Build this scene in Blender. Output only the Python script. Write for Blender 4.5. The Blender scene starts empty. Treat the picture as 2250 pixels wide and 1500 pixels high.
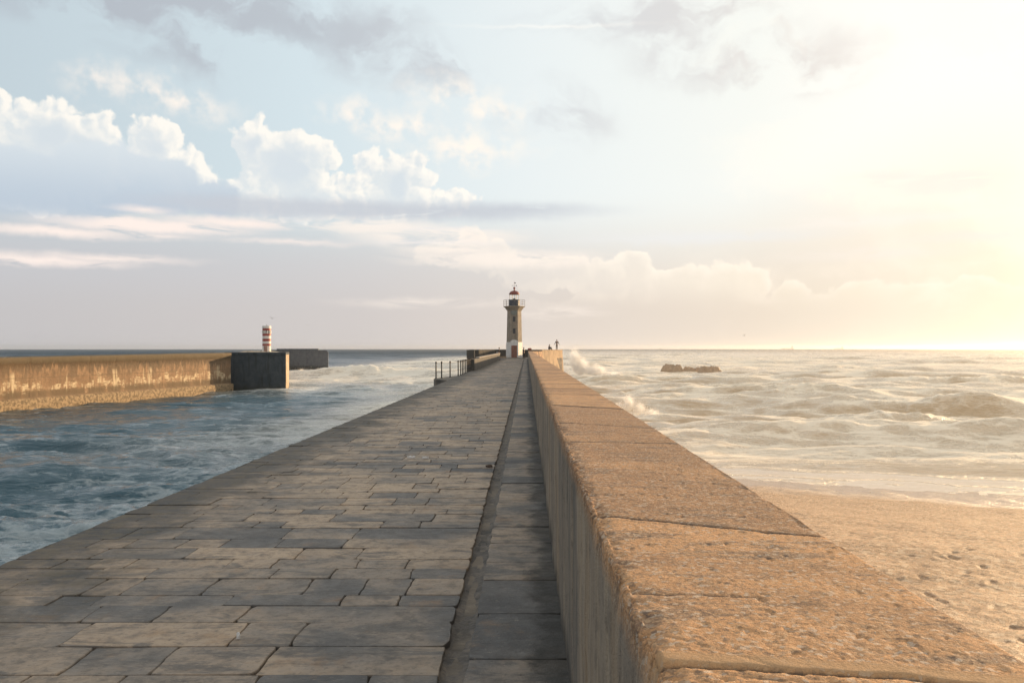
import bpy, bmesh, math, random
import numpy as np
from mathutils import Vector, Matrix

# ---------------------------------------------------------------- camera
S = bpy.context.scene
S.render.engine = 'CYCLES'
FPX = 1816.0                      # focal length in pixels of a 2250 px wide frame
CAMZ = 8.0                        # eye height above the sea
cd = bpy.data.cameras.new('camera'); cam = bpy.data.objects.new('camera', cd)
S.collection.objects.link(cam); S.camera = cam
cam.location = (0, 0, CAMZ); cam.rotation_euler = (math.pi/2, 0, 0)
cd.sensor_width = 36; cd.lens = FPX/2250*36
cd.shift_x = -32/2250; cd.shift_y = 14/2250
cd.clip_start = 0.05; cd.clip_end = 40000

# ---------------------------------------------------------------- sun, exposure
SUN_AZ = math.radians(49)         # to the right of the pier's direction (+y)
SUN_EL = math.radians(6.3)
SUN = Vector((math.sin(SUN_AZ)*math.cos(SUN_EL), math.cos(SUN_AZ)*math.cos(SUN_EL), math.sin(SUN_EL)))
ld = bpy.data.lights.new('sun', 'SUN'); ld.energy = 5.0; ld.angle = math.radians(0.6); ld.color = (1.0, 0.68, 0.38)
lo = bpy.data.objects.new('sun', ld); S.collection.objects.link(lo)
lo.rotation_euler = SUN.to_track_quat('Z', 'Y').to_euler(); lo.location = (60, 20, 30)
S.view_settings.view_transform = 'Standard'; S.view_settings.look = 'None'
S.view_settings.exposure = 0.3; S.view_settings.gamma = 1.0
S.cycles.use_denoising = True
S.cycles.max_bounces = 6; S.cycles.diffuse_bounces = 3; S.cycles.glossy_bounces = 3
S.cycles.transmission_bounces = 4; S.cycles.volume_bounces = 2; S.cycles.transparent_max_bounces = 12
S.cycles.sample_clamp_indirect = 6

# ---------------------------------------------------------------- node helpers
class X:
    """a socket with arithmetic, so that node networks can be written as formulas"""
    def __init__(s, t, o): s.t = t; s.o = o
    def _m(s, op, *a, clamp=False):
        n = s.t.nodes.new('ShaderNodeMath'); n.operation = op; n.use_clamp = clamp
        for i, v in enumerate(a):
            if isinstance(v, X): s.t.links.new(v.o, n.inputs[i])
            else: n.inputs[i].default_value = v
        return X(s.t, n.outputs[0])
    def __add__(s, b): return s._m('ADD', s, b)
    __radd__ = __add__
    def __sub__(s, b): return s._m('SUBTRACT', s, b)
    def __rsub__(s, b): return s._m('SUBTRACT', b, s)
    def __mul__(s, b): return s._m('MULTIPLY', s, b)
    __rmul__ = __mul__
    def __truediv__(s, b): return s._m('DIVIDE', s, b)
    def abs(s): return s._m('ABSOLUTE', s)
    def pow(s, p): return s._m('POWER', s, p)
    def clamp(s): return s._m('ADD', s, 0.0, clamp=True)
    def max(s, b): return s._m('MAXIMUM', s, b)
    def min(s, b): return s._m('MINIMUM', s, b)
    def smin(s, b, k): return s._m('SMOOTH_MIN', s, b, k)

class T:
    """a node tree with short builders"""
    def __init__(s, tree, flat=False): s.t = tree; s.flat = flat; tree.nodes.clear()
    def n(s, typ, **kw):
        n = s.t.nodes.new(typ)
        for k, v in kw.items(): setattr(n, k, v)
        return n
    def put(s, sock, v):
        if isinstance(v, X): s.t.links.new(v.o, sock)
        elif isinstance(v, (tuple, list)) and len(v) == 3 and getattr(sock, 'type', '') == 'RGBA': sock.default_value = (*v, 1)
        else: sock.default_value = v
    def ss(s, v, lo, hi, a=0.0, b=1.0, lin=False):
        n = s.n('ShaderNodeMapRange'); n.interpolation_type = 'LINEAR' if lin else 'SMOOTHSTEP'
        for i, q in enumerate((v, lo, hi, a, b)): s.put(n.inputs[i], q)
        return X(s.t, n.outputs[0])
    def xyz(s, v):
        n = s.n('ShaderNodeSeparateXYZ'); s.put(n.inputs[0], v)
        return [X(s.t, o) for o in n.outputs]
    def vec(s, x, y, z):
        n = s.n('ShaderNodeCombineXYZ')
        for i, q in enumerate((x, y, z)): s.put(n.inputs[i], q)
        return X(s.t, n.outputs[0])
    def vm(s, op, a, b=None, c=None, scale=None):
        n = s.n('ShaderNodeVectorMath', operation=op); s.put(n.inputs[0], a)
        if b is not None: s.put(n.inputs[1], b)
        if c is not None: s.put(n.inputs[2], c)
        if scale is not None: s.put(n.inputs['Scale'], scale)
        return X(s.t, n.outputs['Value' if op in ('LENGTH', 'DOT_PRODUCT', 'DISTANCE') else 'Vector'])
    def noise(s, v, scale, detail=4, rough=.55, dist=0.0, col=False, kind=None):
        n = s.n('ShaderNodeTexNoise', noise_dimensions='2D' if s.flat else '3D')
        if kind: n.noise_type = kind
        s.put(n.inputs['Vector'], v); n.inputs['Scale'].default_value = scale
        n.inputs['Detail'].default_value = detail; n.inputs['Roughness'].default_value = rough
        n.inputs['Distortion'].default_value = dist
        return X(s.t, n.outputs['Color' if col else 0])
    def vor(s, v, scale, feature='F1', out='Distance', rand=1.0, detail=0):
        n = s.n('ShaderNodeTexVoronoi', feature=feature, voronoi_dimensions='2D' if s.flat else '3D')
        s.put(n.inputs['Vector'], v); n.inputs['Scale'].default_value = scale
        if 'Detail' in n.inputs: n.inputs['Detail'].default_value = detail
        n.inputs['Randomness'].default_value = rand
        return X(s.t, n.outputs[out])
    def mix(s, f, a, b, mode='MIX'):
        n = s.n('ShaderNodeMix', data_type='RGBA', blend_type=mode)
        s.put(n.inputs[0], f); s.put(n.inputs[6], a); s.put(n.inputs[7], b)
        return X(s.t, n.outputs[2])
    def ramp(s, f, stops, interp='LINEAR'):
        n = s.n('ShaderNodeValToRGB'); s.put(n.inputs[0], f); r = n.color_ramp; r.interpolation = interp
        while len(r.elements) < len(stops): r.elements.new(0.5)
        for e, (p, c) in zip(r.elements, stops): e.position = p; e.color = (*c, 1)
        return X(s.t, n.outputs[0])
    def attr(s, name, out='Fac'):
        n = s.n('ShaderNodeAttribute', attribute_name=name); return X(s.t, n.outputs[out])
    def obj(s): return X(s.t, s.n('ShaderNodeTexCoord').outputs['Object'])
    def geo(s, out='Position'): return X(s.t, s.n('ShaderNodeNewGeometry').outputs[out])
    def scl(s, v, sc): return s.vm('MULTIPLY', v, sc)
    def bump(s, h, strength=1.0, dist=0.01, normal=None):
        n = s.n('ShaderNodeBump'); s.put(n.inputs['Height'], h); n.inputs['Strength'].default_value = strength
        n.inputs['Distance'].default_value = dist
        if normal is not None: s.put(n.inputs['Normal'], normal)
        return X(s.t, n.outputs[0])
    def bsdf(s, col, rough=.8, normal=None, **kw):
        n = s.n('ShaderNodeBsdfPrincipled'); s.put(n.inputs['Base Color'], col); s.put(n.inputs['Roughness'], rough)
        if normal is not None: s.put(n.inputs['Normal'], normal)
        for k, v in kw.items(): s.put(n.inputs[k.replace('_', ' ')], v)
        o = s.n('ShaderNodeOutputMaterial'); s.t.links.new(n.outputs[0], o.inputs['Surface'])
        return n

# ---------------------------------------------------------------- sky (world)
def AE(px, py):
    """photo pixel -> azimuth / elevation in degrees (the sky is infinitely far: directions are its only coordinates)"""
    x = px-1157; return math.degrees(math.atan(x/FPX)), math.degrees(math.atan((765-py)/math.hypot(FPX, x)))

W = bpy.data.worlds.new('World'); S.world = W; W.use_nodes = True
def build_sky():
    t = T(W.node_tree, flat=True)
    d = X(t.t, t.n('ShaderNodeTexCoord').outputs['Generated'])
    d = t.vm('NORMALIZE', d)
    x, y, z = t.xyz(d)
    az = x._m('ARCTAN2', x, y)*57.2958
    el = z._m('ARCSINE', z)*57.2958
    sky = t.n('ShaderNodeTexSky', sky_type='NISHITA'); sky.sun_disc = False
    sky.sun_elevation = SUN_EL; sky.sun_rotation = SUN_AZ; sky.dust_density = 2.0; sky.ozone_density = 1.5
    nish = X(t.t, sky.outputs[0])
    P = t.vec(az, el, 0.0)
    # high thin veil: its colour follows the distance from the sun
    azn = (az+60)/180
    hi = t.ramp(azn, [(0, (.48, .50, .52)), (.12, (.46, .54, .59)), (.25, (.585, .675, .715)), (.335, (.70, .745, .75)), (.42, (.78, .79, .745)), (.47, (.88, .85, .79)),
                      (.515, (.94, .90, .82)), (.60, (1.0, .93, .80)), (.8, (.80, .75, .68)), (1, (.52, .51, .50))])
    lowc = t.ramp(azn, [(0, (.46, .45, .44)), (.15, (.465, .45, .455)), (.27, (.53, .495, .48)), (.335, (.61, .55, .505)), (.42, (.70, .61, .51)), (.47, (.79, .70, .57)),
                      (.515, (.87, .765, .575)), (.60, (1.0, .88, .68)), (.8, (.80, .70, .58)), (1, (.50, .47, .44))])
    veil = t.mix(t.ss(el, 2.5, t.ss(az, 12, 30, 11.0, 18.0)), lowc, hi)
    sunw = t.vm('DOT_PRODUCT', d, tuple(SUN))
    glow = t.ss(sunw, .935, 1.0).pow(2.0)
    veil = t.mix(1.0, veil, t.mix(glow, (0, 0, 0), (3.0, 2.3, 1.4)), 'ADD')
    # overhead and behind: bluer, dimmer
    up = t.ss(el, 28, 75)
    veil = t.mix(up, veil, (.64, .63, .60))
    col = t.mix(t.ss(sunw, .3, .85, .90, .992), t.vm('SCALE', nish, scale=.1), veil)
    # --- warps
    w1 = t.noise(P, .12, 3, .5, col=True); w2 = t.noise(P, .5, 4, .6, col=True)
    wv = t.vm('ADD', t.vm('SCALE', t.vm('SUBTRACT', w1, (.5, .5, .5)), scale=5.0), t.vm('SCALE', t.vm('SUBTRACT', w2, (.5, .5, .5)), scale=1.6))
    PW = t.vm('ADD', P, wv)
    wv2 = t.vm('SCALE', t.vm('SUBTRACT', w2, (.5, .5, .5)), scale=1.0)
    PC = t.vm('ADD', P, wv2)
    def blobs(V, lst, k):
        r = None
        for (px, py, rx, ry) in lst:
            if rx < 2: continue
            a, e = AE(px, py); a1, e1 = AE(px+rx, py); a2, e2 = AE(px, py-ry)
            sx, sy = 1/abs(a1-a), 1/abs(e2-e)
            v = t.vm('MULTIPLY_ADD', V, (sx, sy, 0), (-a*sx, -e*sy, 0))
            L = (t.vm('LENGTH', v)-1.0)*(min(abs(a1-a), abs(e2-e)))   # roughly degrees outside the edge
            r = L if r is None else r.smin(L, k)
        return r
    # --- upper dark shreds, slanting down to the right
    def rot(V, deg, sx, sy):
        n = t.n('ShaderNodeMapping'); t.put(n.inputs[0], V); n.inputs['Rotation'].default_value[2] = math.radians(deg); n.inputs['Scale'].default_value = (sx, sy, 1)
        return X(t.t, n.outputs[0])
    sh = t.noise(rot(PW, 28, .45, 1.0), .38, 6, .55)
    reg = blobs(PW, [(330, 10, 260, 60), (420, 95, 110, 40), (780, 70, 90, 50), (930, 135, 80, 30), (1440, 40, 190, 55), (1500, 110, 90, 35), (1700, 130, 150, 50), (1220, 250, 70, 32), (560, 40, 180, 60)], 1.0)
    m = t.ss(reg*-1.0, -1.5, .9)*t.ss(sh, .36, .62)
    shc = t.ramp(azn, [(.1, (.34, .37, .42)), (.25, (.41, .44, .48)), (.34, (.56, .58, .60)), (.42, (.62, .59, .57)), (.5, (.78, .69, .61))])
    col = t.mix(m*.9, col, shc)
    # --- warm light wisps
    reg = blobs(PW, [(360, 215, 110, 34), (1000, 195, 85, 32), (1080, 235, 50, 30), (790, 235, 65, 28), (880, 275, 55, 34), (1020, 330, 95, 34), (240, 190, 40, 14), (2000, 430, 160, 40)], .6)
    wn = t.noise(P, .7, 5, .5)
    m = t.ss(reg*-1.0, -1.0, .9)*t.ss(wn, .34, .70)
    col = t.mix(m*.8, col, t.mix(t.ss(az, -20, 20), (.90, .80, .71), (.92, .83, .70)))
    # large faint high cloud on the right
    rn = t.noise(t.vm('MULTIPLY', PW, (.5, 1, 1)), .16, 6, .6)
    col = t.mix(t.ss(rn, .45, .7)*t.ss(az, 2, 28)*.4, col, (.98, .88, .75))
    # --- cumulus
    def cumulus(lst, k, amp, seedoff, lit, body, deep, soft=.16, shade_len=3.2, fade=None, op=1.0, emb=1.0, side=False):
        nonlocal col
        base = blobs(PC, lst, k)
        dd = base-l0*amp
        mask = t.ss(dd*-1.0, -soft, soft)
        dep = dd*-1.0
        em = (l0-l1)*emb
        rim = t.ss(dep, 0.0, shade_len, 1.0, 0.0)
        if side:      # lumps facing the sun's side are lit, the others only faintly rimmed
            dn = (blobs(t.vm('ADD', PC, (.35, .30, 0)), lst, k)-base)/.46
            rim = t.ss(dep, 0.0, shade_len*2.2, 1.0, 0.0)*t.ss(dn, -.5, .9, .12, 1.15)
        li = (rim*.85+em*t.ss(dep, 0, shade_len*2.5, 1, .3)).clamp()
        cc = t.mix(li, body, lit)
        if deep is not None: cc = t.mix(t.ss(dep, shade_len*.8, shade_len*2.2), cc, deep)
        if fade is not None: mask = mask*fade
        col = t.mix(mask*op, col, cc)
        return mask
    lit_l = (.87, .82, .745)
    def lump(vv):
        a = t.vor(vv, .42, 'F1'); b = t.vor(vv, 1.05, 'F1'); c = t.vor(vv, 2.6, 'F1'); e = t.noise(vv, 2.2, 3, .6)
        return (a*-1.0+.55)*1.5+(b*-1.0+.5)*.75+(c*-1.0+.5)*.28+(e-.5)*.40
    V0 = t.vm('ADD', PC, (3.0, 2.1, 0)); l0 = lump(V0); l1 = lump(t.vm('ADD', V0, (.3, .22, 0)))
    cumulus([(-70, 260, 100, 90), (-20, 330, 70, 60), (105, 300, 100, 75), (190, 320, 80, 58), (90, 370, 200, 90), (345, 325, 62, 55), (390, 360, 50, 40), (430, 400, 45, 28),
             (560, 320, 48, 58), (620, 370, 95, 78), (690, 345, 45, 42), (650, 430, 150, 50), (820, 365, 30, 38), (880, 400, 62, 62), (860, 445, 120, 36), (985, 450, 40, 22), (920, 300, 1, 1)],
            .5, .62, 3.0, lit_l, (.635, .665, .675), (.58, .625, .66), soft=.15, shade_len=.8, emb=1.5, side=True, op=.86)
    # low far bank of cumulus along the horizon
    hz = t.mix(t.ss(az, -5, 25), (.74, .68, .62), (.86, .76, .60))
    cumulus([(1035, 520, 30, 28), (1010, 560, 90, 30), (1100, 560, 30, 26), (1200, 600, 120, 34), (1390, 590, 40, 42), (1330, 620, 80, 36), (1400, 640, 30, 40), (1500, 640, 90, 55), (1590, 640, 70, 55), (1650, 630, 50, 48), (1730, 650, 30, 30),
             (1880, 665, 80, 44), (2000, 670, 70, 46), (2130, 660, 120, 50), (1500, 700, 500, 50), (2150, 690, 250, 50)],
            .4, .42, 17.0, (.95, .85, .72), hz, None, soft=.12, shade_len=.8, fade=t.ss(el, 2.0, 5.0), op=.6, emb=.7)
    # --- blue shaded mass in front of the left cumulus
    reg = blobs(PC, [(0, 420, 260, 105), (230, 395, 130, 88), (365, 410, 90, 66), (470, 435, 60, 45), (-200, 360, 180, 130)], .5)
    lv = (t.vor(t.vm('ADD', PC, (9, 4, 0)), .8, 'F1')*-1.0+.5)*.9+(t.vor(t.vm('ADD', PC, (9, 4, 0)), 2.2, 'F1')*-1.0+.5)*.3
    dd = reg-lv*.6
    m = t.ss(dd*-1.0, -.12, .45)*t.ss(el, AE(0, 505)[1], AE(0, 440)[1])
    bl = t.mix(t.ss(el, 8, 13.5), (.42, .49, .57), (.60, .65, .68))
    col = t.mix(m*.95, col, bl)
    # --- haze band under the cloud, hiding the feet of the clouds
    m = t.ss(el, AE(0, 470)[1]+1.5, AE(0, 560)[1]-1.5)
    band = t.mix(t.ss(el, 1, 9), lowc, t.mix(t.ss(az, -25, 12), (.50, .52, .56), (.66, .63, .59)))
    bn = t.noise(t.vm('MULTIPLY', PW, (.15, 1, 1)), .5, 4, .5)
    col = t.mix(m*t.ss(az, -6, 8, 1.0, .0)*.88, col, band)
    # --- flat streaks: dark
    def streak(lst, c, op, stretch=.16, lo=.40, hi=.62, sc=1.4, soft=.45):
        nonlocal col
        r = blobs(t.vm('ADD', P, t.vm('MULTIPLY', wv2, (.6, .5, 0))), lst, .15)
        nn = t.noise(t.vm('MULTIPLY', P, (stretch, 1, 1)), sc, 5, .6, .4)
        m = t.ss(r*-1.0, -soft, .30)*t.ss(nn, lo, hi)
        col = t.mix(m*op, col, c)
    streak([(560, 455, 170, 18), (760, 462, 260, 16), (980, 466, 200, 12), (1100, 462, 120, 9)], (.48, .505, .55), .85, lo=.2, hi=.4, soft=.5)
    streak([(930, 502, 90, 4), (960, 534, 90, 3)], (.66, .67, .72), .6, soft=.2, lo=.2, hi=.4)
    streak([(1530, 524, 170, 10)], (.72, .72, .72), .6, lo=.28, hi=.5)
    streak([(1870, 490, 80, 5), (1990, 480, 120, 4)], (.84, .78, .72), .55, lo=.28, hi=.5)
    streak([(2080, 405, 110, 22), (1940, 395, 60, 14), (2160, 520, 120, 10), (1900, 560, 110, 8)], (.80, .73, .66), .6, lo=.28, hi=.5)
    # flat streaks: lit
    streak([(120, 510, 150, 11), (330, 497, 190, 15), (520, 490, 130, 10), (90, 573, 150, 10), (230, 568, 110, 6), (315, 463, 40, 6), (640, 533, 60, 3), (350, 520, 50, 5)],
           (.84, .73, .67), .95, lo=.30, hi=.50, soft=.3)
    streak([(830, 500, 120, 14), (960, 520, 150, 20), (1120, 570, 170, 16), (1000, 550, 80, 10), (930, 668, 60, 4), (1230, 690, 60, 9)], (.85, .76, .68), .75, lo=.3, hi=.55)
    streak([(1215, 60, 110, 2.5)], (.98, .90, .80), .6, soft=.15, lo=.1, hi=.4)
    # horizon haze
    col = t.mix(t.ss(el, 4.2, -.3)*.9, col, lowc)
    # below the horizon (only seen by reflections): sea colour
    col = t.mix(t.ss(el, -.3, -2.0), col, (.22, .24, .25))
    bg = t.n('ShaderNodeBackground'); bg.inputs['Strength'].default_value = .1
    t.put(bg.inputs['Color'], t.vm('SCALE', col, scale=10.0))
    o = t.n('ShaderNodeOutputWorld'); t.t.links.new(bg.outputs[0], o.inputs[0])
build_sky()
W.cycles.sampling_method = 'MANUAL'; W.cycles.sample_map_resolution = 512
# ---------------------------------------------------------------- mesh helpers
rng = np.random.default_rng(7)
COL = S.collection
def mat(name, build):
    m = bpy.data.materials.new(name); m.use_nodes = True
    build(T(m.node_tree)); return m
def npmesh(name, V, F, smooth=True, attrs=None):
    """V (n,3), F (m,4) or (m,3) index array"""
    V = np.asarray(V, np.float32); F = np.asarray(F, np.int32)
    me = bpy.data.meshes.new(name); k = F.shape[1]
    me.vertices.add(len(V)); me.vertices.foreach_set('co', V.ravel())
    me.loops.add(F.size); me.loops.foreach_set('vertex_index', F.ravel())
    me.polygons.add(len(F)); me.polygons.foreach_set('loop_start', np.arange(0, F.size, k, dtype=np.int32))
    me.update(calc_edges=True)
    if smooth: me.polygons.foreach_set('use_smooth', np.ones(len(F), bool))
    for n, a in (attrs or {}).items():
        at = me.attributes.new(n, 'FLOAT', 'POINT'); at.data.foreach_set('value', np.asarray(a, np.float32))
    return me
def grid_faces(nr, nc):
    i = np.arange(nr-1)[:, None]*nc+np.arange(nc-1)[None]
    return np.stack([i, i+1, i+nc+1, i+nc], -1).reshape(-1, 4)
def link(name, me, m=None, parent=None):
    o = bpy.data.objects.new(name, me); COL.objects.link(o)
    if m: me.materials.append(m)
    if parent: o.parent = parent
    return o
def tag(o, label=None, cat=None, group=None, kind=None):
    if label: o['label'] = label
    if cat: o['category'] = cat
    if group: o['group'] = group
    if kind: o['kind'] = kind
    return o
def thing(name, loc, label, cat, group=None, rz=0):
    o = bpy.data.objects.new(name, None); COL.objects.link(o); o.location = loc; o.rotation_euler[2] = rz
    o.empty_display_size = .3
    return tag(o, label, cat, group)

class MB:
    """collects primitive shapes, then links them as one mesh object"""
    def __init__(s): s.b = bmesh.new()
    def box(s, x0, y0, z0, x1, y1, z1, bev=0):
        r = bmesh.ops.create_cube(s.b, size=1.0)
        for v in r['verts']:
            v.co = Vector(((x0+x1)/2+v.co.x*(x1-x0), (y0+y1)/2+v.co.y*(y1-y0), (z0+z1)/2+v.co.z*(z1-z0)))
        if bev:
            es = list({e for v in r['verts'] for e in v.link_edges})
            bmesh.ops.bevel(s.b, geom=es, offset=bev, segments=2, affect='EDGES', profile=.6)
        return s
    def loft(s, rings, cap0=True, cap1=True):
        """rings: lists of points, same count"""
        vs = [[s.b.verts.new(p) for p in r] for r in rings]; n = len(vs[0])
        for a, b in zip(vs, vs[1:]):
            for i in range(n): s.b.faces.new((a[i], a[(i+1) % n], b[(i+1) % n], b[i]))
        if cap0: s.b.faces.new(list(reversed(vs[0])))
        if cap1: s.b.faces.new(vs[-1])
        return s
    def lathe(s, prof, n=24, cx=0, cy=0, ph=0, caps=True):
        return s.loft([[(cx+r*math.cos(ph+2*math.pi*i/n), cy+r*math.sin(ph+2*math.pi*i/n), z) for i in range(n)] for r, z in prof], caps, caps)
    def tube(s, pts, rad, n=8, caps=True):
        pts = [Vector(p) for p in pts]; rad = rad if isinstance(rad, (list, tuple)) else [rad]*len(pts)
        rings = []; up = None
        for i, p in enumerate(pts):
            d = (pts[min(i+1, len(pts)-1)]-pts[max(i-1, 0)]).normalized()
            if up is None: up = Vector((0, 0, 1)) if abs(d.z) < .9 else Vector((0, 1, 0))
            a = d.cross(up).normalized(); b = a.cross(d).normalized(); up = b
            rings.append([p+(a*math.cos(2*math.pi*k/n)+b*math.sin(2*math.pi*k/n))*rad[i] for k in range(n)])
        return s.loft(rings, caps, caps)
    def prism(s, poly, z0, z1):
        return s.loft([[(x, y, z0) for x, y in poly], [(x, y, z1) for x, y in poly]])
    def ball(s, c, r, n=12, sc=(1, 1, 1)):
        q = bmesh.ops.create_uvsphere(s.b, u_segments=n, v_segments=max(6, n*2//3), radius=r)
        for v in q['verts']: v.co = Vector((c[0]+v.co.x*sc[0], c[1]+v.co.y*sc[1], c[2]+v.co.z*sc[2]))
        return s
    def build(s, name, m, parent=None, smooth=False, bevel=0):
        bmesh.ops.recalc_face_normals(s.b, faces=s.b.faces)
        if bevel: bmesh.ops.bevel(s.b, geom=[e for e in s.b.edges if e.calc_face_angle(0) > .5], offset=bevel, segments=2, affect='EDGES')
        me = bpy.data.meshes.new(name); s.b.to_mesh(me); s.b.free()
        if smooth: me.polygons.foreach_set('use_smooth', np.ones(len(me.polygons), bool))
        return link(name, me, m, parent)

# ---------------------------------------------------------------- numpy noise
_perm = rng.permutation(1024)
_val = rng.uniform(-1, 1, 1024)
def vn2(x, y):
    """smooth value noise in 2D, -1..1"""
    xi = np.floor(x).astype(np.int64); yi = np.floor(y).astype(np.int64)
    fx = x-xi; fy = y-yi; fx = fx*fx*fx*(fx*(fx*6-15)+10); fy = fy*fy*fy*(fy*(fy*6-15)+10)
    def h(a, b): return _val[_perm[(_perm[a & 1023]+b) & 1023]]
    return (h(xi, yi)*(1-fx)+h(xi+1, yi)*fx)*(1-fy)+(h(xi, yi+1)*(1-fx)+h(xi+1, yi+1)*fx)*fy
def fbm2(x, y, o=4, g=.5, l=2.03):
    r = 0; a = 1; tot = 0
    for k in range(o): r = r+a*vn2(x+k*17.3, y-k*9.1); tot += a; a *= g; x = x*l; y = y*l
    return r/tot
def sst(x, a, b): q = np.clip((x-a)/(b-a), 0, 1); return q*q*(3-2*q)
def P3(px, d):
    """lateral position of a photo column at distance d"""
    return (px-1157)/FPX*d
def ZP(py, d): return CAMZ-(py-765)/FPX*d

DECK = CAMZ-1.70      # walkway height
WTOP = CAMZ-0.54      # parapet top
WIN, WOUT = 0.213, 0.868

# ---------------------------------------------------------------- sea
def wave_bank(n, lmin, lmax, dir0, spread, seed):
    r = np.random.default_rng(seed)
    L = np.exp(r.uniform(math.log(lmin), math.log(lmax), n))
    a = np.radians(dir0+r.normal(0, spread, n)); ph = r.uniform(0, 6.283, n)
    return L, a, ph
def waves(x, y, bank, steep, cell):
    z = np.zeros_like(x)
    for L, a, ph in zip(*bank):
        k = 2*math.pi/L; amp = steep*L
        fade = sst(L/np.maximum(cell, .01), 2.2, 5.0)
        w = np.sin(k*(x*math.sin(a)+y*math.cos(a))+ph)
        # sharpen crests
        z += amp*fade*((1-np.abs(np.sin((k*(x*math.sin(a)+y*math.cos(a))+ph)/2)))*1.4-.5 if L < 6 else w+.25*(w*w))
    return z
def build_sea():
    na, nr = 1150, 900
    ang = np.radians(np.linspace(-64, 64, na))
    rad = 16*(7500/16)**(np.linspace(0, 1, nr))
    R_, A_ = np.meshgrid(rad, ang, indexing='ij')
    x = R_*np.sin(A_); y = R_*np.cos(A_)
    cell = R_*.0078
    right = sst(x, -2+0*x, 6+.06*y)                     # open-sea side of the pier
    chan = 1-right
    # --- zones
    surf_r = right*sst(y, 50, 62)
    mid = chan*sst(y, 120, 200)*sst(x, -95, -50)*sst(R_, 900, 420)        # broken water off the harbour mouth
    mid = np.maximum(mid, chan*sst(x+12*fbm2(x*.02, y*.02, 2), -38, -14)*sst(y, 45, 110)*.85)
    swx = x+18*fbm2(x*.012, y*.012, 3); swy = y+25*fbm2(x*.008+5, y*.012, 3)
    # --- heights
    z = np.zeros_like(x)
    chop = waves(swx, swy, wave_bank(30, 1.1, 6.5, 8, 24, 3), .0165, cell)
    med = waves(swx, swy, wave_bank(16, 5, 18, 10, 26, 4), .0080, cell)
    big = waves(swx, swy, wave_bank(9, 26, 62, 4, 13, 5), .0056, cell)
    grp = .5+.5*fbm2(x*.01+3, y*.018, 2)*1.6
    shoal = sst(y, 46, 85)
    amp_r = right*shoal
    z += chop*(chan*.9+amp_r*1.35)*(.6+.5*np.clip(grp, 0, 1.3))
    z += med*(chan*.55+amp_r*1.3)*(.5+.6*np.clip(grp, 0, 1.5))
    z += big*(amp_r*1.15+mid*1.0+chan*sst(R_, 250, 500)*1.0)*(.6+.8*np.clip(grp, 0, 1.4))
    # breaking crests: long ridges standing up, one steep face towards the shore
    crest = np.zeros_like(x)
    for (px, d, w, h, tilt) in [(1880, 300, 15, 1.5, .1), (1740, 262, 10, .9, 0), (1960, 235, 16, 1.5, -.15), (2150, 178, 17, 1.9, .05), (1950, 196, 10, 1.1, -.1),
                                (1600, 190, 22, .9, .1), (1500, 128, 16, .9, .2), (1730, 122, 10, .7, -.1), (1760, 120, 7, 1.0, .1), (2010, 104, 9, 1.2, -.1), (1960, 80, 6, 1.1, .1),
                                (1930, 72, 5, .7, 0), (1700, 70, 9, .55, .1), (2200, 68, 8, .6, 0), (1480, 205, 25, .7, .05), (1330, 170, 9, 1.0, .2), (2060, 132, 8, .8, .1),
                                (780, 225, 11, 1.7, .1), (690, 245, 9, 1.2, 0), (860, 180, 7, .9, -.1), (700, 205, 9, .8, .1), (900, 300, 20, 1.2, 0), (790, 150, 4, .5, 0), (520, 132, 5, .5, 0)]:
        cx = P3(px, d); u = (x-cx); v = (y-d)-tilt*u+w*.16*fbm2(x*3/w+px, y*.5/w, 3)
        prof = np.where(v < 0, np.exp(-(v/(1.0*h+.5))**2), np.exp(-(v/(3.2*h+1.5))**2))
        b = h*prof*np.exp(-(u/w)**4)*(.75+.35*fbm2(x*.7, y*.7, 3))
        z += b*(shoal if px > 1157 else 1); crest = np.maximum(crest, b/h)
    z += .05*fbm2(x*1.8, y*1.8, 3)*(cell < .35)*chan
    # swash: a smooth tongue of water running up the sand
    sl = 1-sst(y+.45*(x-13), 46, 62)
    z += right*sl*.07
    gz = np.gradient(z, axis=0)/np.gradient(R_, axis=0)
    lace = fbm2(x*.20, y*.16, 4)
    foam = surf_r*(.70+.42*lace)+mid*(.72+.45*lace)+chan*(.04+.34*fbm2(x*.06+8, y*.05, 3)+.25*sst(y, 20, 45)*sst(x, -40, -6))*(1-mid)
    foam = np.where(chan > .5, np.where(R_ > 240, foam-.46*(1-mid)*sst(R_, 200, 400), foam), foam)
    foam += .35*crest+.55*np.clip(z-.75, 0, .6)*np.clip(right+mid, 0, 1)*.5-.62*np.clip(gz*3.0-.08, 0, 1)*np.clip(right*shoal+mid*.4, 0, 1)
    foam -= right*sst(R_, 300, 1600)*.50
    # foam collars along walls and rocks
    foam += .35*sst(y, 140, 150)*(1-sst(y, 156, 172))*sst(x, -50, -46)*(1-sst(x, -40, -36))
    foam += .5*np.exp(-((x-2.2)/1.6)**2)*sst(y, 45, 60)*(y < 128)
    foam += .45*np.exp(-((y-284)/9)**2)*sst(x, -92, -88)*(1-sst(x, -70, -62))
    # swash band: mostly smooth wet sheet, foam edge
    s = y+.45*(x-13)+1.6*fbm2(x*.22, y*.12, 3)
    inner = right*(1-sst(s, 55, 60))
    foam = foam*(1-inner)+inner*(.12+.85*np.exp(-((s-57.5)/1.4)**2)+1.0*np.exp(-((s-49.0)/2.2)**2)*np.clip(.45+fbm2(x*.22, y*.3, 3)*2.2, 0, 1)+.5*np.exp(-((s-53)/.5)**2))
    murk = np.clip(right*sst(R_, 3500, 200)+mid*.65+.0, 0, 1)
    murk = np.maximum(murk, inner)
    V = np.stack([x, y, z-R_**2/(2*7.4e6)], -1).reshape(-1, 3)
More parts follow.
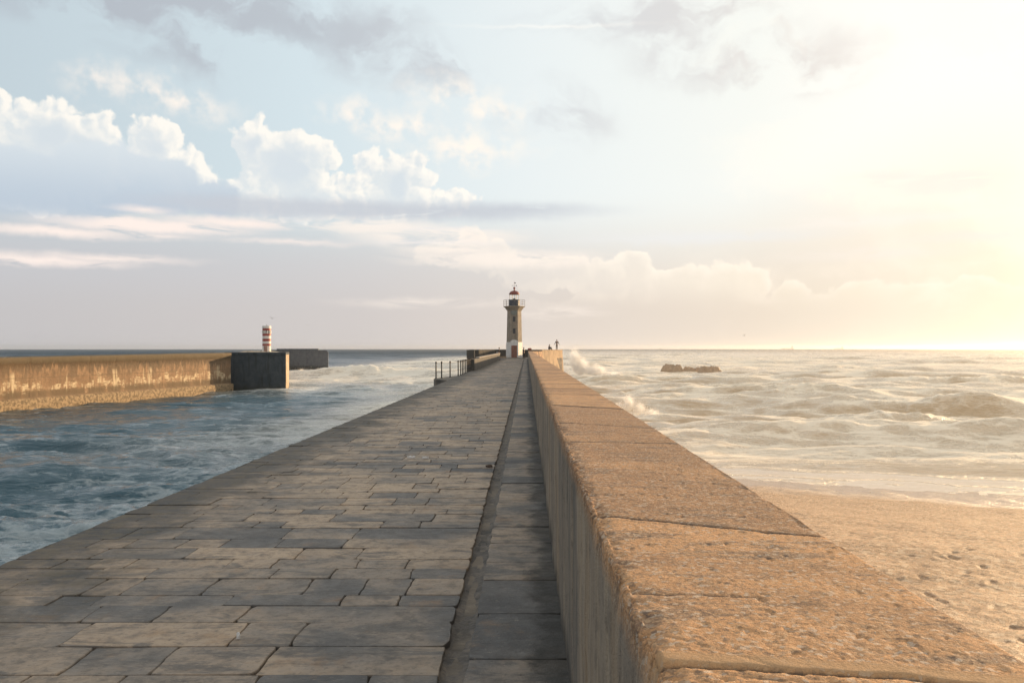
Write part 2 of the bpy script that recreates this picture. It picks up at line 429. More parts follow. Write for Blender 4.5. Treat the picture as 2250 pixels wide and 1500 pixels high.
    me = npmesh('sea', V, grid_faces(nr, na), attrs={'foam': foam.ravel(), 'murk': murk.ravel(), 'wash': inner.ravel()})
    def m(t):
        p = t.geo(); foam = t.attr('foam'); murk = t.attr('murk'); wash = t.attr('wash')
        pw = t.vm('ADD', p, t.vm('SCALE', t.noise(p, .35, 3, .5, col=True), scale=1.6))
        n1 = t.noise(t.scl(pw, (.38, 1, 1)), .8, 8, .68, .3)
        n2 = t.noise(t.scl(pw, (.5, 1.0, 1)), .09, 5, .6)
        pl = t.scl(pw, (.42, 1, 1)); cell = t.vor(pl, .75, 'DISTANCE_TO_EDGE'); cell2 = t.vor(t.vm('ADD', pl, t.vm('SCALE', t.noise(p, 2.5, 2, .5, col=True), scale=.35)), 2.1, 'DISTANCE_TO_EDGE')
        lace = t.ss(cell, .22, .0)*.5+t.ss(cell2, .20, .0)*.42
        f = foam+(n1-.5)*(murk*-.25+1.25)+(n2-.5)*.5+(lace-.25)*.34
        fm = t.ss(f, .42, .80)
        thin = t.ss(f, .12, .55)*.5
        sk = t.noise(t.scl(pw, (.16, 1, 1)), 1.5, 8, .78, .4); f2 = t.ss(sk, .50, .62)*murk*(1.0-wash)
        fm = fm*(1.0-f2*.38)
        deep = t.mix(murk, t.mix(t.ss(t.vm('LENGTH', p), 140, 420), (.020, .072, .100), (.010, .040, .070)), (.58, .42, .25))
        deep = t.mix(wash*.9, deep, (.74, .56, .38))
        col = t.mix(fm.max(thin), deep, t.mix(murk, (.60, .66, .68), (1.0, .86, .66)))
        b = t.noise(t.scl(p, (.38, 1.0, 1)), 1.9, 6, .62)
        b2 = t.noise(t.scl(p, (.4, 1.0, 1)), .5, 3, .5)
        h = (b*.26*(1.0-wash*.85)+b2*.60*(1.0-wash))*(1.0-fm*.45)+fm*.14*(1.0-wash*.7)+n1*fm*.24
        far = t.ss(t.vm('LENGTH', p), 150, 1500)
        h = h+t.noise(t.scl(p, (.5, 1.0, 1)), .06, 4, .6)*far*7.0
        nr_ = t.bump(h, 1.0, 1.0)
        t.bsdf(col, t.mix(fm.max(far*(1.0-murk)), (.12, .12, .12), (.50, .50, .50)), nr_, IOR=1.33, Specular_IOR_Level=t.ss(t.vm('LENGTH', p), 30, 700, .5, .05).max(murk*.7))
    return tag(link('sea', me, mat('sea_water', m)), kind='structure')
build_sea()

# ---------------------------------------------------------------- beach
def sand_h(x, y):
    s = y+.45*(x-13)
    z = np.interp(s, [-60, 6, 14, 20, 27, 36, 44, 49, 56, 70, 100], [4.3, 4.25, 4.1, 3.5, 2.45, 1.15, .40, .10, -.25, -1.2, -4])
    return z
def build_beach():
    ys = np.concatenate([np.linspace(-30, 6, 20), 6*(75/6)**np.linspace(0, 1, 760)[1:]])
    xs = np.concatenate([np.linspace(.5, 4, 20), 4*(110/4)**np.linspace(0, 1, 700)[1:]])
    y, x = np.meshgrid(ys, xs, indexing='ij')
    z = sand_h(x, y)+.10*fbm2(x*.22, y*.22, 3)*(y < 46)+.03*fbm2(x*1.3, y*1.3, 3)
    dry = (1-sst(y+1.2*fbm2(x*.2, y*.3, 2), 14.5, 17))
    z += dry*.02*fbm2(x*3, y*3, 3)
    # footprints
    r = np.random.default_rng(11)
    n = 0
    while n < 150:
        if n < 140:
            d = r.uniform(8, 16.5); px = r.uniform(1980, 2700); cx, cy = P3(px, d), d
        else:
            cx, cy = r.uniform(8, 40), r.uniform(17, 30)
            if n % 4: n += 1; continue
        a = r.normal(1.1, .6); ca, sa = math.cos(a), math.sin(a)
        u = (x-cx)*ca+(y-cy)*sa; v = -(x-cx)*sa+(y-cy)*ca
        q = np.sqrt((u/.15)**2+(v/.075)**2)
        z += np.where(q < 2.2, -.026*np.exp(-q**2.2)+.004*np.exp(-((q-1.35)/.33)**2), 0)*r.uniform(.3, 1.25)
        n += 1
    V = np.stack([x, y, z], -1).reshape(-1, 3)
    me = npmesh('sand', V, grid_faces(len(ys), len(xs)), attrs={'dry': dry.ravel()})
    def m(t):
        p = t.geo(); dry = t.attr('dry')
        g = t.noise(p, 55, 5, .7); g2 = t.vor(p, 38, out='Color')
        gx = t.xyz(g2)[0]
        z = t.xyz(p)[2]
        wet = t.ss(z+t.noise(p, .6, 3, .5)*.3, .75, .35)
        c = t.mix(t.ss(t.noise(p, 1.1, 5, .6), .3, .7), (.54, .325, .16), (.70, .44, .235))
        c = t.mix(t.ss(gx, .55, .95)*.5, c, (.60, .47, .34)); c = t.mix(t.ss(gx, .35, .0)*.55, c, (.17, .115, .07))
        g4 = t.xyz(t.vor(p, 11, out='Color')); c = t.mix(t.ss(g4[0], .55, 1.)*.7, c, (.85, .66, .44)); c = t.mix(t.ss(g4[1], .55, 1.)*.65, c, (.22, .135, .07))
        c = t.mix(t.ss(g, .62, .78)*.6, c, (.62, .52, .42))
        c = t.mix(wet*.6, c, (.42, .30, .20))
        h = g*.5+gx*.5+t.noise(p, 9, 4, .6)*.6+g4[0]*.6
        nn = t.bump(h*(1.0-wet*.8), 1.0, .06)
        t.bsdf(c, t.mix(wet, (.62, .62, .62), (.25, .25, .25)), nn)
    return tag(link('sand', me, mat('coarse_sand', m)), kind='structure')
build_beach()
# ---------------------------------------------------------------- stone materials
def m_paving(t):
    p = t.geo(); tone = t.attr('tone'); x, y, z = t.xyz(p)
    n1 = t.noise(p, 1.1, 5, .62, .4); n2 = t.noise(p, 7, 6, .65); n3 = t.noise(t.scl(p, (1, 2.2, 1)), 22, 5, .7); n4 = t.noise(p, .32, 3, .5)
    near = t.ss(y, 16, 6)
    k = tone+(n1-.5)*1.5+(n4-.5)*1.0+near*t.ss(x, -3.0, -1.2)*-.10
    c = t.ramp(k, [(.0, (.085, .084, .084)), (.28, (.145, .136, .126)), (.46, (.245, .205, .165)), (.72, (.36, .278, .200)), (1, (.44, .335, .235))])
    n5 = t.noise(t.scl(p, (.6, 1.6, 1)), 3.2, 7, .72, .6)
    c = t.mix(t.ss(n5, .50, .62)*.70, c, (.085, .083, .080))
    c = t.mix(t.ss(n2, .50, .66)*.5, c, (.11, .105, .10))
    sp = t.xyz(t.vor(p, 42, out='Color'))
    c = t.mix(t.ss(sp[1], .70, 1.0)*.30, c, (.09, .08, .07))
    c = t.mix(t.ss(n3, .56, .70)*.55, c, (.06, .056, .052)); c = t.mix(t.ss(n3, .42, .28)*.4, c, (.46, .39, .31))
    warm = t.noise(p, 2.4, 5, .7)
    c = t.mix(t.ss(warm, .55, .72)*.4, c, (.33, .20, .10))
    # weed and damp along the outer edge, damp at the foot of the parapet
    e = t.ss(x+(n1-.5)*2.6+(n5-.5)*2.2, -2.75, -3.95)
    c = t.mix(e*.9, c, t.mix(t.ss(n2, .45, .6), (.035, .033, .030), (.10, .085, .06)))
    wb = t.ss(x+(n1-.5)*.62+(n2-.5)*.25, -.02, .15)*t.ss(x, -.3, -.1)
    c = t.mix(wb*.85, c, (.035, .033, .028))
    edge = t.attr('edge')
    c = t.mix(edge*t.ss(n2, .35, .6)*.5, c, (.07, .06, .05))
    h = n3*.45+n2*.6+t.noise(p, 90, 3, .6)*.15+t.vor(p, 26)*.15
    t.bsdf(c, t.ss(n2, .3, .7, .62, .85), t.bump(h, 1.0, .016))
M_PAVE = mat('paving_stone', m_paving)
def m_joint(t):
    p = t.geo(); n = t.noise(p, 14, 5, .7)
    t.bsdf(t.mix(n, (.035, .03, .026), (.13, .11, .085)), .9, t.bump(n, 1, .02))
M_JOINT = mat('joint_dirt', m_joint)
def m_gutter(t):
    p = t.geo(); n = t.noise(p, 5, 6, .7, .5); n2 = t.noise(p, 30, 4, .6)
    c = t.ramp(n+(n2-.5)*.4, [(.3, (.055, .050, .045)), (.5, (.12, .105, .09)), (.7, (.21, .17, .13))])
    t.bsdf(c, .8, t.bump(n*.7+n2*.3, 1, .03))
M_GUT = mat('gutter_grime', m_gutter)

def slab_course(rows, zt, seed, gap=.0028, tone_f=None):
    """rows: list of lists of (x0,x1,y0,y1) stones; every stone is its own raised, worn-edged block of one mesh"""
    r = np.random.default_rng(seed); V = []; F = []; tone = []; edge = []; off = 0
    for row in rows:
        for (x0, x1, y0, y1, t0) in row:
            step = max(.045, y0*.007)
            nx = max(2, int((x1-x0)/step)); ny = max(2, int((y1-y0)/step)); nx = min(nx, 26); ny = min(ny, 12)
            g = gap*r.uniform(.5, 1.5)
            a, b, c, d = x0+g, x1-g, y0+g, y1-g
            ux = np.linspace(a, b, nx+1); uy = np.linspace(c, d, ny+1)
            loop = [(u, c) for u in ux[:-1]]+[(b, u) for u in uy[:-1]]+[(u, d) for u in ux[::-1][:-1]]+[(a, u) for u in uy[::-1][:-1]]
            P = np.array(loop)
            # round and chip the corners
            ctr = np.array([(a+b)/2, (c+d)/2]); q = np.abs((P-ctr)/np.array([(b-a)/2, (d-c)/2]))
            cor = np.clip(q[:, 0]*q[:, 1]-.72, 0, 1)*r.uniform(.0, .16)
            P = P-(P-ctr)*cor[:, None]
            jag = .008 if y0 < 40 else .016
            P[:, 0] += jag*fbm2(P[:, 0]*4+3, P[:, 1]*7, 3)*1.8; P[:, 1] += jag*.8*fbm2(P[:, 0]*2.5+9, P[:, 1]*3+40, 3)
            inn = P-(P-ctr)/np.maximum(np.linalg.norm(P-ctr, axis=1), .01)[:, None]*r.uniform(.002, .006)
            h = r.normal(0, .0025); tx, ty = r.normal(0, .004, 2)
            def zz(Q): return zt+h+tx*(Q[:, 0]-ctr[0])+ty*(Q[:, 1]-ctr[1])
            n = len(P)
            ring0 = np.column_stack([P, np.full(n, zt-.05)]); ring1 = np.column_stack([P, zz(P)-.005-.004*r.random(n)]); ring2 = np.column_stack([inn, zz(inn)])
            ring3 = np.column_stack([ctr+(inn-ctr)*.55, zz(ctr+(inn-ctr)*.55)]); cc = np.array([[ctr[0], ctr[1], zt+h]])
            V += [ring0, ring1, ring2, ring3, cc]
            i = np.arange(n); j = (i+1) % n
            for k in range(3):
                F.append(np.stack([off+k*n+i, off+k*n+j, off+(k+1)*n+j, off+(k+1)*n+i], -1))
            F.append(np.stack([off+3*n+i, off+3*n+j, np.full(n, off+4*n), np.full(n, off+4*n)], -1))
            tone.append(np.full(4*n+1, t0)); edge.append(np.concatenate([np.ones(n), np.full(n, .9), np.zeros(2*n+1)])); off += 4*n+1
    V = np.concatenate(V); F = np.concatenate(F)
    quads = F[F[:, 2] != F[:, 3]]; tris = F[F[:, 2] == F[:, 3]][:, :3]
    me = bpy.data.meshes.new('paving')
    me.vertices.add(len(V)); me.vertices.foreach_set('co', V.astype(np.float32).ravel())
    me.loops.add(quads.size+tris.size); me.loops.foreach_set('vertex_index', np.concatenate([quads.ravel(), tris.ravel()]).astype(np.int32))
    me.polygons.add(len(quads)+len(tris))
    me.polygons.foreach_set('loop_start', np.concatenate([np.arange(len(quads))*4, quads.size+np.arange(len(tris))*3]).astype(np.int32))
    me.update(calc_edges=True)
    me.polygons.foreach_set('use_smooth', np.zeros(len(me.polygons), bool))
    for nm, a in (('tone', np.concatenate(tone)), ('edge', np.concatenate(edge))):
        at = me.attributes.new(nm, 'FLOAT', 'POINT'); at.data.foreach_set('value', a.astype(np.float32))
    return me

def build_pier():
    pier = thing('pier', (0, 0, 0), 'long straight stone pier paved with worn slabs, running out to the lighthouse', 'pier')
    r = np.random.default_rng(21)
    XL, XG0, XG1 = -4.13, -.452, -.318
    rows = []; y = -4.0
    while y < 129:
        dy = r.choice([.24, .28, .33, .37, .41, .46]); x = XL-.0; row = []
        while x < XG0-.02:
            w = r.choice([.26, .34, .44, .52, .64, .78, .98])*r.uniform(.85, 1.15)
            if XG0-(x+w) < .3: w = XG0-x
            t0 = np.clip(r.normal(.57+.12*math.exp(-((y-22)/18)**2)-(.10 if y < 9 else 0), .19), .0, 1.0)
            if r.random() < .10 and dy > .5:      # a pair of thin stones in one course
                s = r.uniform(.4, .6)
                row += [(x, x+w, y, y+dy*s, t0), (x, x+w, y+dy*s, y+dy, float(np.clip(t0+r.normal(0, .2), 0, 1)))]
            else: row.append((x, x+w, y, y+dy, t0))
            x += w
        rows.append(row); y += dy
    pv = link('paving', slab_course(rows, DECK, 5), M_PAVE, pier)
    pv['label'] = 'tan and blue-grey paving slabs laid in uneven courses across the walkway'
    rows = []; y = -4.0
    while y < 126:
        dy = r.uniform(.45, .8); rows.append([(XG1, WIN+.03, y, y+dy, np.clip(r.normal(.52, .16), 0, 1))]); y += dy
    link('kerb_course', slab_course(rows, DECK+.004, 6, gap=.002), M_PAVE, pier)['label'] = 'single row of long kerb stones along the foot of the parapet'
    # gutter: a shallow worn trough
    ys = np.concatenate([np.linspace(-4, 2, 10)[:-1], 2*(126/2)**np.linspace(0, 1, 620)]); us = np.linspace(0, 1, 12)
    Y, U = np.meshgrid(ys, us, indexing='ij')
    Xg = XG0-.03+U*(XG1-XG0+.06)+.012*fbm2(Y*1.3, U*3, 3)
    Zg = DECK-.012-.035*np.sin(U*math.pi)**.7+.012*fbm2(Y*6, U*4, 3)
    link('gutter', npmesh('gutter', np.stack([Xg, Y, Zg], -1).reshape(-1, 3), grid_faces(len(ys), 12)), M_GUT, pier)
    # body below: mortar bed and battered sea wall, with a small landing at the seaward left
    def m_body(t):
        p = t.geo(); x, y, z = t.xyz(p); n = t.noise(p, 1.2, 6, .65); n2 = t.noise(p, 9, 5, .65)
        c = t.mix(t.ss(n, .35, .65), (.06, .055, .05), (.20, .165, .125))
        c = t.mix(t.ss(z+(n-.5)*2, 3.2, 1.2), c, (.03, .035, .028))
        c = t.mix(t.ss(n2, .55, .7)*.4, c, (.30, .25, .19))
        t.bsdf(c, .85, t.bump(n*.6+n2*.4, 1, .05))
    MB_ = mat('pier_masonry', m_body)
    b = MB()
    b.loft([[(XL-.9, yy, -2), (XL-.02, yy, DECK-.10), (XL+.03, yy, DECK-.045), (.35, yy, DECK-.045), (.35, yy, -2)] for yy in (-6, 20, 45, 60, 95, 131)])
    b.build('body', MB_, pier)
    # coping strip: rounded outer edge stone
    n = 700; ys = np.concatenate([[-4], 1.5*(131/1.5)**np.linspace(0, 1, n)]); ph = np.linspace(0, 1, 9)
    Y, Q = np.meshgrid(ys, ph, indexing='ij')
    X_ = XL+.02-.10*np.sin(Q*math.pi/2)+.02*fbm2(Y*2, Q*2, 4); Z_ = DECK-.005-.22*(1-np.cos(Q*math.pi/2))+.012*fbm2(Y*3+9, Q*3, 3)
    link('edge_coping', npmesh('edge_coping', np.stack([X_, Y, Z_], -1).reshape(-1, 3), grid_faces(len(ys), 9), attrs={'tone': np.full(X_.size, .3)}), M_PAVE, pier)
    # landing step bulging out at d = 44..51
    b = MB(); b.prism([(-4.1, 43.2), (-4.95, 44.6), (-5.2, 46.3), (-4.75, 48.6), (-4.1, 51.5)], 0, DECK-.004)
    o = b.build('landing', MB_, pier, bevel=.04)
    o['label'] = 'small dark landing bulging from the left edge of the pier'
    return MB_
M_BODY = build_pier()

# ---------------------------------------------------------------- parapet wall along the seaward side
def seams():
    r = np.random.default_rng(8); ys = [-1.2, .2, 1.42]; y = 1.42
    while y < 140: y += r.uniform(.85, 2.1); ys.append(y)
    return np.array(ys), r.uniform(-.55, -.05, len(ys)), r.uniform(0, 1, len(ys))
def build_parapet():
    SY, SK, SR = seams()
    ys = np.concatenate([np.linspace(-3, .8, 60)[:-1], .8*(131/.8)**np.linspace(0, 1, 1500)])
    # cross-section: (x, z, nx, nz, kind, s)
    pts = []
    zin = np.concatenate([np.linspace(DECK-.03, WTOP-.10, 46)]); 
    for z in zin: pts.append((WIN, z, -1, 0, 0, z-DECK))
    R = .016; 
    for a in np.linspace(0, math.pi/2, 14)[1:]:
        pts.append((WIN+R-R*math.cos(a), WTOP-R+R*math.sin(a), -math.cos(a), math.sin(a), 1, 1.16+R*a))
    for x in np.linspace(WIN+R, WOUT-R, 112)[1:]: pts.append((x, WTOP, 0, 1, 2, 1.2+x))
    for a in np.linspace(math.pi/2, 0, 8)[1:]:
        pts.append((WOUT-R+R*math.cos(a), WTOP-R+R*math.sin(a), math.cos(a), math.sin(a), 3, 2.1+R*(math.pi/2-a)))
    for z in (WTOP-.15, WTOP-.5, WTOP-1.2, 5, 3.5, 2, 0, -2): pts.append((WOUT+.05*(WTOP-z), z, 1, 0, 4, 2.3+WTOP-z))
    A = np.array(pts); n = len(A)
    Y = np.repeat(ys[:, None], n, 1); X_ = np.repeat(A[None, :, 0], len(ys), 0); Z_ = np.repeat(A[None, :, 1], len(ys), 0)
    NX = A[None, :, 2]; NZ = A[None, :, 3]; K = np.repeat(A[None, :, 4], len(ys), 0); Sx = np.repeat(A[None, :, 5], len(ys), 0)
    cell = np.maximum(Y*.0035, .0045)
    def fd(l): return sst(l/cell, 1.5, 4)
    topc = np.zeros(X_.shape); top = (K == 2)*1.0; edge = np.exp(-((X_-WIN)/.035)**2)*((K == 1) | (K == 2)); edge2 = np.exp(-((X_-WOUT)/.05)**2)*(K >= 2)
    face = (K == 0)*1.0
    D = (top+edge*.6)*(.0030*fbm2(X_*75, Y*60, 4, .75)*fd(.016)+.0025*fbm2(X_*11, Y*9, 3)*fd(.12)+.0025*fbm2(X_*1.7, Y*1.2, 2))
    pit = fbm2(X_*40+7, Y*26, 3, .6); D -= top*np.clip(pit-.42, 0, 1)*.010*fd(.05)
    # chipped arrises
    D -= edge*(.026*np.clip(fbm2(Y*24, Sx*16, 4, .75)+.15, 0, 1)+.026*np.clip(fbm2(Y*2.2+5, Sx*3, 3)-.05, 0, 1))
    D -= edge2*.005*np.clip(fbm2(Y*6+3, Sx*9, 4)+.1, 0, 1)
    # seams: crack plus a smooth band of mortar
    u = (X_-WIN)/(WOUT-WIN); sd = np.full(X_.shape, 9.0); blk = np.zeros(X_.shape)
    for yk, sk, sr in zip(SY, SK, SR):
        yy = yk+np.where(K == 0, (Sx-1.1)*.02, sk*np.clip(u, 0, 1))+.02*fbm2(X_*6+sr*20, Y*0+sr*7, 3)
        q = Y-yy; sd = np.where(np.abs(q) < np.abs(sd), q, sd); blk = np.where(q > 0, sr, blk)
    wd = np.maximum(cell*1.2, .006)
    crack = np.exp(-(sd/wd)**2); mort = sst(sd, .0, .015)*(1-sst(sd, .04, .08))*np.clip((blk-.35)*4, .15, 1)
    D = np.where(K == 2, D*(1-.85*mort)+.004*mort, D)
    D -= (top+edge)*crack*.008*(.3+blk)+face*crack*.012
    D += (blk-.5)*.002*(top+face)
    r = np.random.default_rng(15); yk = 1.0; fc = np.zeros(X_.shape)
    while yk < 60:
        yy = yk+(Sx-.6)*r.normal(0, .12)+.015*fbm2(Sx*5+yk, Sx*0+3, 3); dpt = r.uniform(.55, 1)
        fc = np.maximum(fc, dpt*np.exp(-((Y-yy)/np.maximum(wd*.8, .006))**2)); yk += r.uniform(.28, .95)
    fc *= face; D -= fc*.022; crack = np.maximum(crack, fc)
    yk = .9
    while yk < 45:
        sk = r.uniform(-.62, -.1); yy = yk+sk*np.clip(u, 0, 1)+.035*fbm2(X_*4+yk, Y*0+yk, 4); q = Y-yy
        gate = np.clip(fbm2(X_*5+yk*3, Y*0+1, 3)*3+r.uniform(-.4, .9), 0, 1)
        g = gate*np.exp(-(q/np.maximum(cell*1.1, .007))**2)*top; topc = np.maximum(topc, g*r.uniform(.2, .8)); yk += r.uniform(.15, .6)*(1+yk*.03)
    D -= topc*.003; crack = np.maximum(crack, topc)
    # inner face: board-like vertical ribs, old spalls
    rib = fbm2(Y*3.2+2, Sx*.25, 3); D += face*(.010*np.round(rib*3)/3+.0030*fbm2(Y*26, Sx*9, 4)*fd(.04)+.006*fbm2(Y*4, Sx*3, 3))
    # the wall flares outward just before the pier head
    fl = sst(Y, 119, 131)*1.6
    X_ = X_+NX*D+fl*(K >= 1)*np.clip(u, 0, 1.3); Z_ = Z_+NZ*D
    me = npmesh('parapet', np.stack([X_, Y, Z_], -1).reshape(-1, 3), grid_faces(len(ys), n),
                attrs={'blk': blk.ravel(), 'mort': (mort*(K >= 1)).ravel(), 'crack': crack.ravel(), 'topness': (K >= 1).astype(float).ravel()})
    def m(t):
        p = t.geo(); blk = t.attr('blk'); mort = t.attr('mort'); cr = t.attr('crack'); tp = t.attr('topness'); x, y, z = t.xyz(p)
        n1 = t.noise(p, 1.5, 4, .6, .6); n2 = t.noise(p, 9, 6, .7); n3 = t.noise(p, 70, 5, .7); sp = t.vor(p, 95, out='Color'); sx = t.xyz(sp)[0]
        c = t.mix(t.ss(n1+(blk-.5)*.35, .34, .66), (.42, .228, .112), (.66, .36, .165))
        c = t.mix(t.ss(n2, .52, .68)*.45, c, (.24, .155, .095))
        n6 = t.noise(t.scl(p, (.5, 2.2, 1)), 5, 6, .7, .5); c = t.mix(t.ss(n6, .53, .62)*.65, c, (.17, .125, .095))
        sq = t.xyz(t.vor(p, 150, out='Color')); c = t.mix(t.ss(sq[0], .6, 1.0)*.5, c, (.12, .085, .06)); c = t.mix(t.ss(sq[1], .7, 1.0)*.5, c, (.74, .50, .29))
        c = t.mix(t.ss(n3, .60, .74)*.55, c, (.11, .09, .08)); c = t.mix(t.ss(sx, .80, .97)*.6, c, (.66, .55, .43)); c = t.mix(t.ss(sx, .14, .0)*.5, c, (.11, .09, .08))
        c = t.mix(mort*.85, c, t.mix(n2, (.40, .235, .11), (.52, .32, .16)))
        # inner face: streaks running down
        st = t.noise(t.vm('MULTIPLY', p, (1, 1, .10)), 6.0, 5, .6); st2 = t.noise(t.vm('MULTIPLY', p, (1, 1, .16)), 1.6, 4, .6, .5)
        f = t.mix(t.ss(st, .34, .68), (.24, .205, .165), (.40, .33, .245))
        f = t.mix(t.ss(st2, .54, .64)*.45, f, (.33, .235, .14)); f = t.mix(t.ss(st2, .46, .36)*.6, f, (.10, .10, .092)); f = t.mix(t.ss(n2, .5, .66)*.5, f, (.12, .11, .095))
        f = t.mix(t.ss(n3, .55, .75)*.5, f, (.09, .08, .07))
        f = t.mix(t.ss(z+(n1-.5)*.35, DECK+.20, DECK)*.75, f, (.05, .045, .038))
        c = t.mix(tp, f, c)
        c = t.mix(t.ss(cr, .25, .8)*(blk*.3+.6), c, (.045, .035, .028))
        h = n3*.55+t.noise(p, 190, 3, .6)*.2+n2*.25+sx*.30+sq[0]*.2
        t.bsdf(c, .86, t.bump(h*(1.0-mort*.6), 1.0, .016))
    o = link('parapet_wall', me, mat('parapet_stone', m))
    tag(o, 'thick rough stone parapet with a flat sunlit top, along the right side of the pier', 'parapet')
build_parapet()

# ---------------------------------------------------------------- pier head
def m_conc(a, b, dark=(.05, .05, .045), base_z=2.2, amt=.8):
    def f(t):
        p = t.geo(); x, y, z = t.xyz(p); n = t.noise(p, .7, 6, .65, .4); n2 = t.noise(p, 5, 5, .65); st = t.noise(t.vm('MULTIPLY', p, (1, 1, .12)), 1.6, 5, .65)
        c = t.mix(t.ss(n, .35, .65), a, b); c = t.mix(t.ss(st, .52, .66)*amt, c, dark); c = t.mix(t.ss(n2, .55, .7)*.35, c, dark)
        c = t.mix(t.ss(z+(n-.5)*1.5, base_z, base_z-1.2)*.8, c, (.035, .04, .032))
        t.bsdf(c, .85, t.bump(n*.5+n2*.5, 1, .05))
    return f
M_HEAD = mat('head_masonry', m_conc((.26, .19, .125), (.40, .285, .18)))
M_DARKW = mat('dark_masonry', m_conc((.055, .055, .052), (.10, .088, .072)))  # darker masonry for the low left wall and the head's back parapet
def build_head():
    hd = thing('lighthouse_platform', (0, 131, 0), 'broad seaward end of the pier where the lighthouse stands', 'pier')
    def off(pl): return [(x, y-131) for x, y in pl]
    deck = [(-4.13, 131), (-9.6, 134), (-10.4, 146), (-6, 153), (2.5, 153), (6.1, 146), (6.1, 141), (2.05, 131)]
    MB().prism(off(deck), -2, DECK-.01).build('platform', M_BODY, hd)
    T_ = DECK+1.37
    def wall(pts, th, z1, name, m, z0=DECK-.01, label=None):
        """open run of wall along pts, thickness th towards the inside (right-hand normal)"""
        P = [Vector((x, y-131)) for x, y in pts]; L = []
        for i, p in enumerate(P):
            d = (P[min(i+1, len(P)-1)]-P[max(i-1, 0)]).normalized(); L.append(p+Vector((d.y, -d.x))*th)
        b = MB(); b.prism([tuple(p) for p in P]+[tuple(q) for q in reversed(L)], z0, z1)
        o = b.build(name, m, hd, bevel=.04)
        if label: o['label'] = label
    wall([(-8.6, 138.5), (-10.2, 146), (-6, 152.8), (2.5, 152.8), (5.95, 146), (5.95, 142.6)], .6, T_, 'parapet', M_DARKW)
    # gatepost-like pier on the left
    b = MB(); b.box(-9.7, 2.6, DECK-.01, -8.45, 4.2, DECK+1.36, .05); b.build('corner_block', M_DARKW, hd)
    # right: sunlit outer face carrying on from the parapet, flaring out
    b = MB()
    pl = [(2.42, 130.6), (6.15, 142.0), (6.15, 142.7), (4.9, 142.7), (1.3, 131.4), (.30, 130.98), (.30, 130.9)]
    b.loft([[(x+.06*(T_-z)*(1 if x > 2 else 0), y-131, z) for x, y in pl] for z in (-2, DECK-.02, T_-.22)]+[[(x+(.05 if x > 2 else 0), y-131, z) for x, y in pl] for z in (T_-.22, T_)])
    b.build('flared_parapet', M_HEAD, hd)['label'] = 'sunlit flared stone parapet of the pier head'
    MB().box(-4.9, 8.0, DECK-.01, -3.4, 8.5, DECK+.28, .03).build('bench_step', M_HEAD, hd)
build_head()

# low wall and railing on the harbour side
def build_left_side():
    lw = thing('low_wall', (-4.0, 61, DECK), 'low dark wall with a pale coping along the left edge of the pier', 'wall')
    b = MB(); b.box(-.12, 0, -.3, .16, 59, .86, .03); b.build('wall_body', M_DARKW, lw)
    MB().box(-.17, 6, .863, .19, 59.02, .945, .02).build('coping', mat('pale_coping', m_conc((.24, .22, .19), (.32, .28, .24), amt=.3)), lw)
    def m(t):
        n = t.noise(t.obj(), 9, 4, .6); t.bsdf(t.mix(n, (.02, .022, .024), (.06, .045, .035)), .6, Metallic=.4)
    mi = mat('dark_iron', m)
    rl = thing('railing', (-4.1, 46, DECK), 'dark iron railing of slim posts with thin rails on the left pier edge', 'railing')
    pos = [(-5.04, 46), (-4.80, 46.7), (-4.46, 48.2), (-4.17, 50.4)]+[(-4.10, 51.4+1.35*k) for k in range(20)]
    proto = None
    for i, (x, y) in enumerate(pos):
        if proto is None:
            b = MB(); b.lathe([(.055, -.02), (.055, .02), (.036, .04), (.034, .84), (.05, .86), (.05, .90), (.02, .94)], 10)
            o = proto = b.build('post', mi, rl, smooth=False)
        else:
            o = proto.copy(); COL.objects.link(o); o.parent = rl
        o.location = (x+4.1, y-46, 0)
    for z in (.83, .36):
        b = MB(); pts = []
        for (x0, y0), (x1, y1) in zip(pos, pos[1:]):
            for k in range(4):
                s = k/4; pts.append((x0+(x1-x0)*s+4.1, y0+(y1-y0)*s-46, z-.02*math.sin(math.pi*s)))
        b.tube(pts, .010, 5); b.build('rail', mi, rl)
build_left_side()
# ---------------------------------------------------------------- lighthouse
def m_plain(c1, c2, rough=.7, sc=2.5, bump=.01, streak=.0, sdark=(.1, .09, .08)):
    def f(t):
        p = t.obj(); n = t.noise(p, sc, 5, .65); st = t.noise(t.vm('MULTIPLY', p, (1, 1, .12)), sc*2, 4, .6)
        c = t.mix(t.ss(n, .35, .65), c1, c2)
        if streak: c = t.mix(t.ss(st, .52, .68)*streak, c, sdark)
        t.bsdf(c, rough, t.bump(n, 1, bump))
    return f
M_WHITE = mat('white_paint', m_plain((.62, .61, .59), (.74, .72, .69), .6, streak=.35, sdark=(.42, .36, .28)))
M_RED = mat('red_paint', m_plain((.26, .035, .03), (.33, .055, .045), .5, streak=.3, sdark=(.2, .05, .04)))
M_DOME = mat('dome_paint', m_plain((.17, .04, .035), (.24, .06, .045), .5, streak=.3))
M_IRON = mat('painted_iron', m_plain((.045, .05, .055), (.08, .08, .085), .55))
M_SLATE = mat('slate_paint', m_plain((.055, .065, .085), (.085, .095, .115), .5))
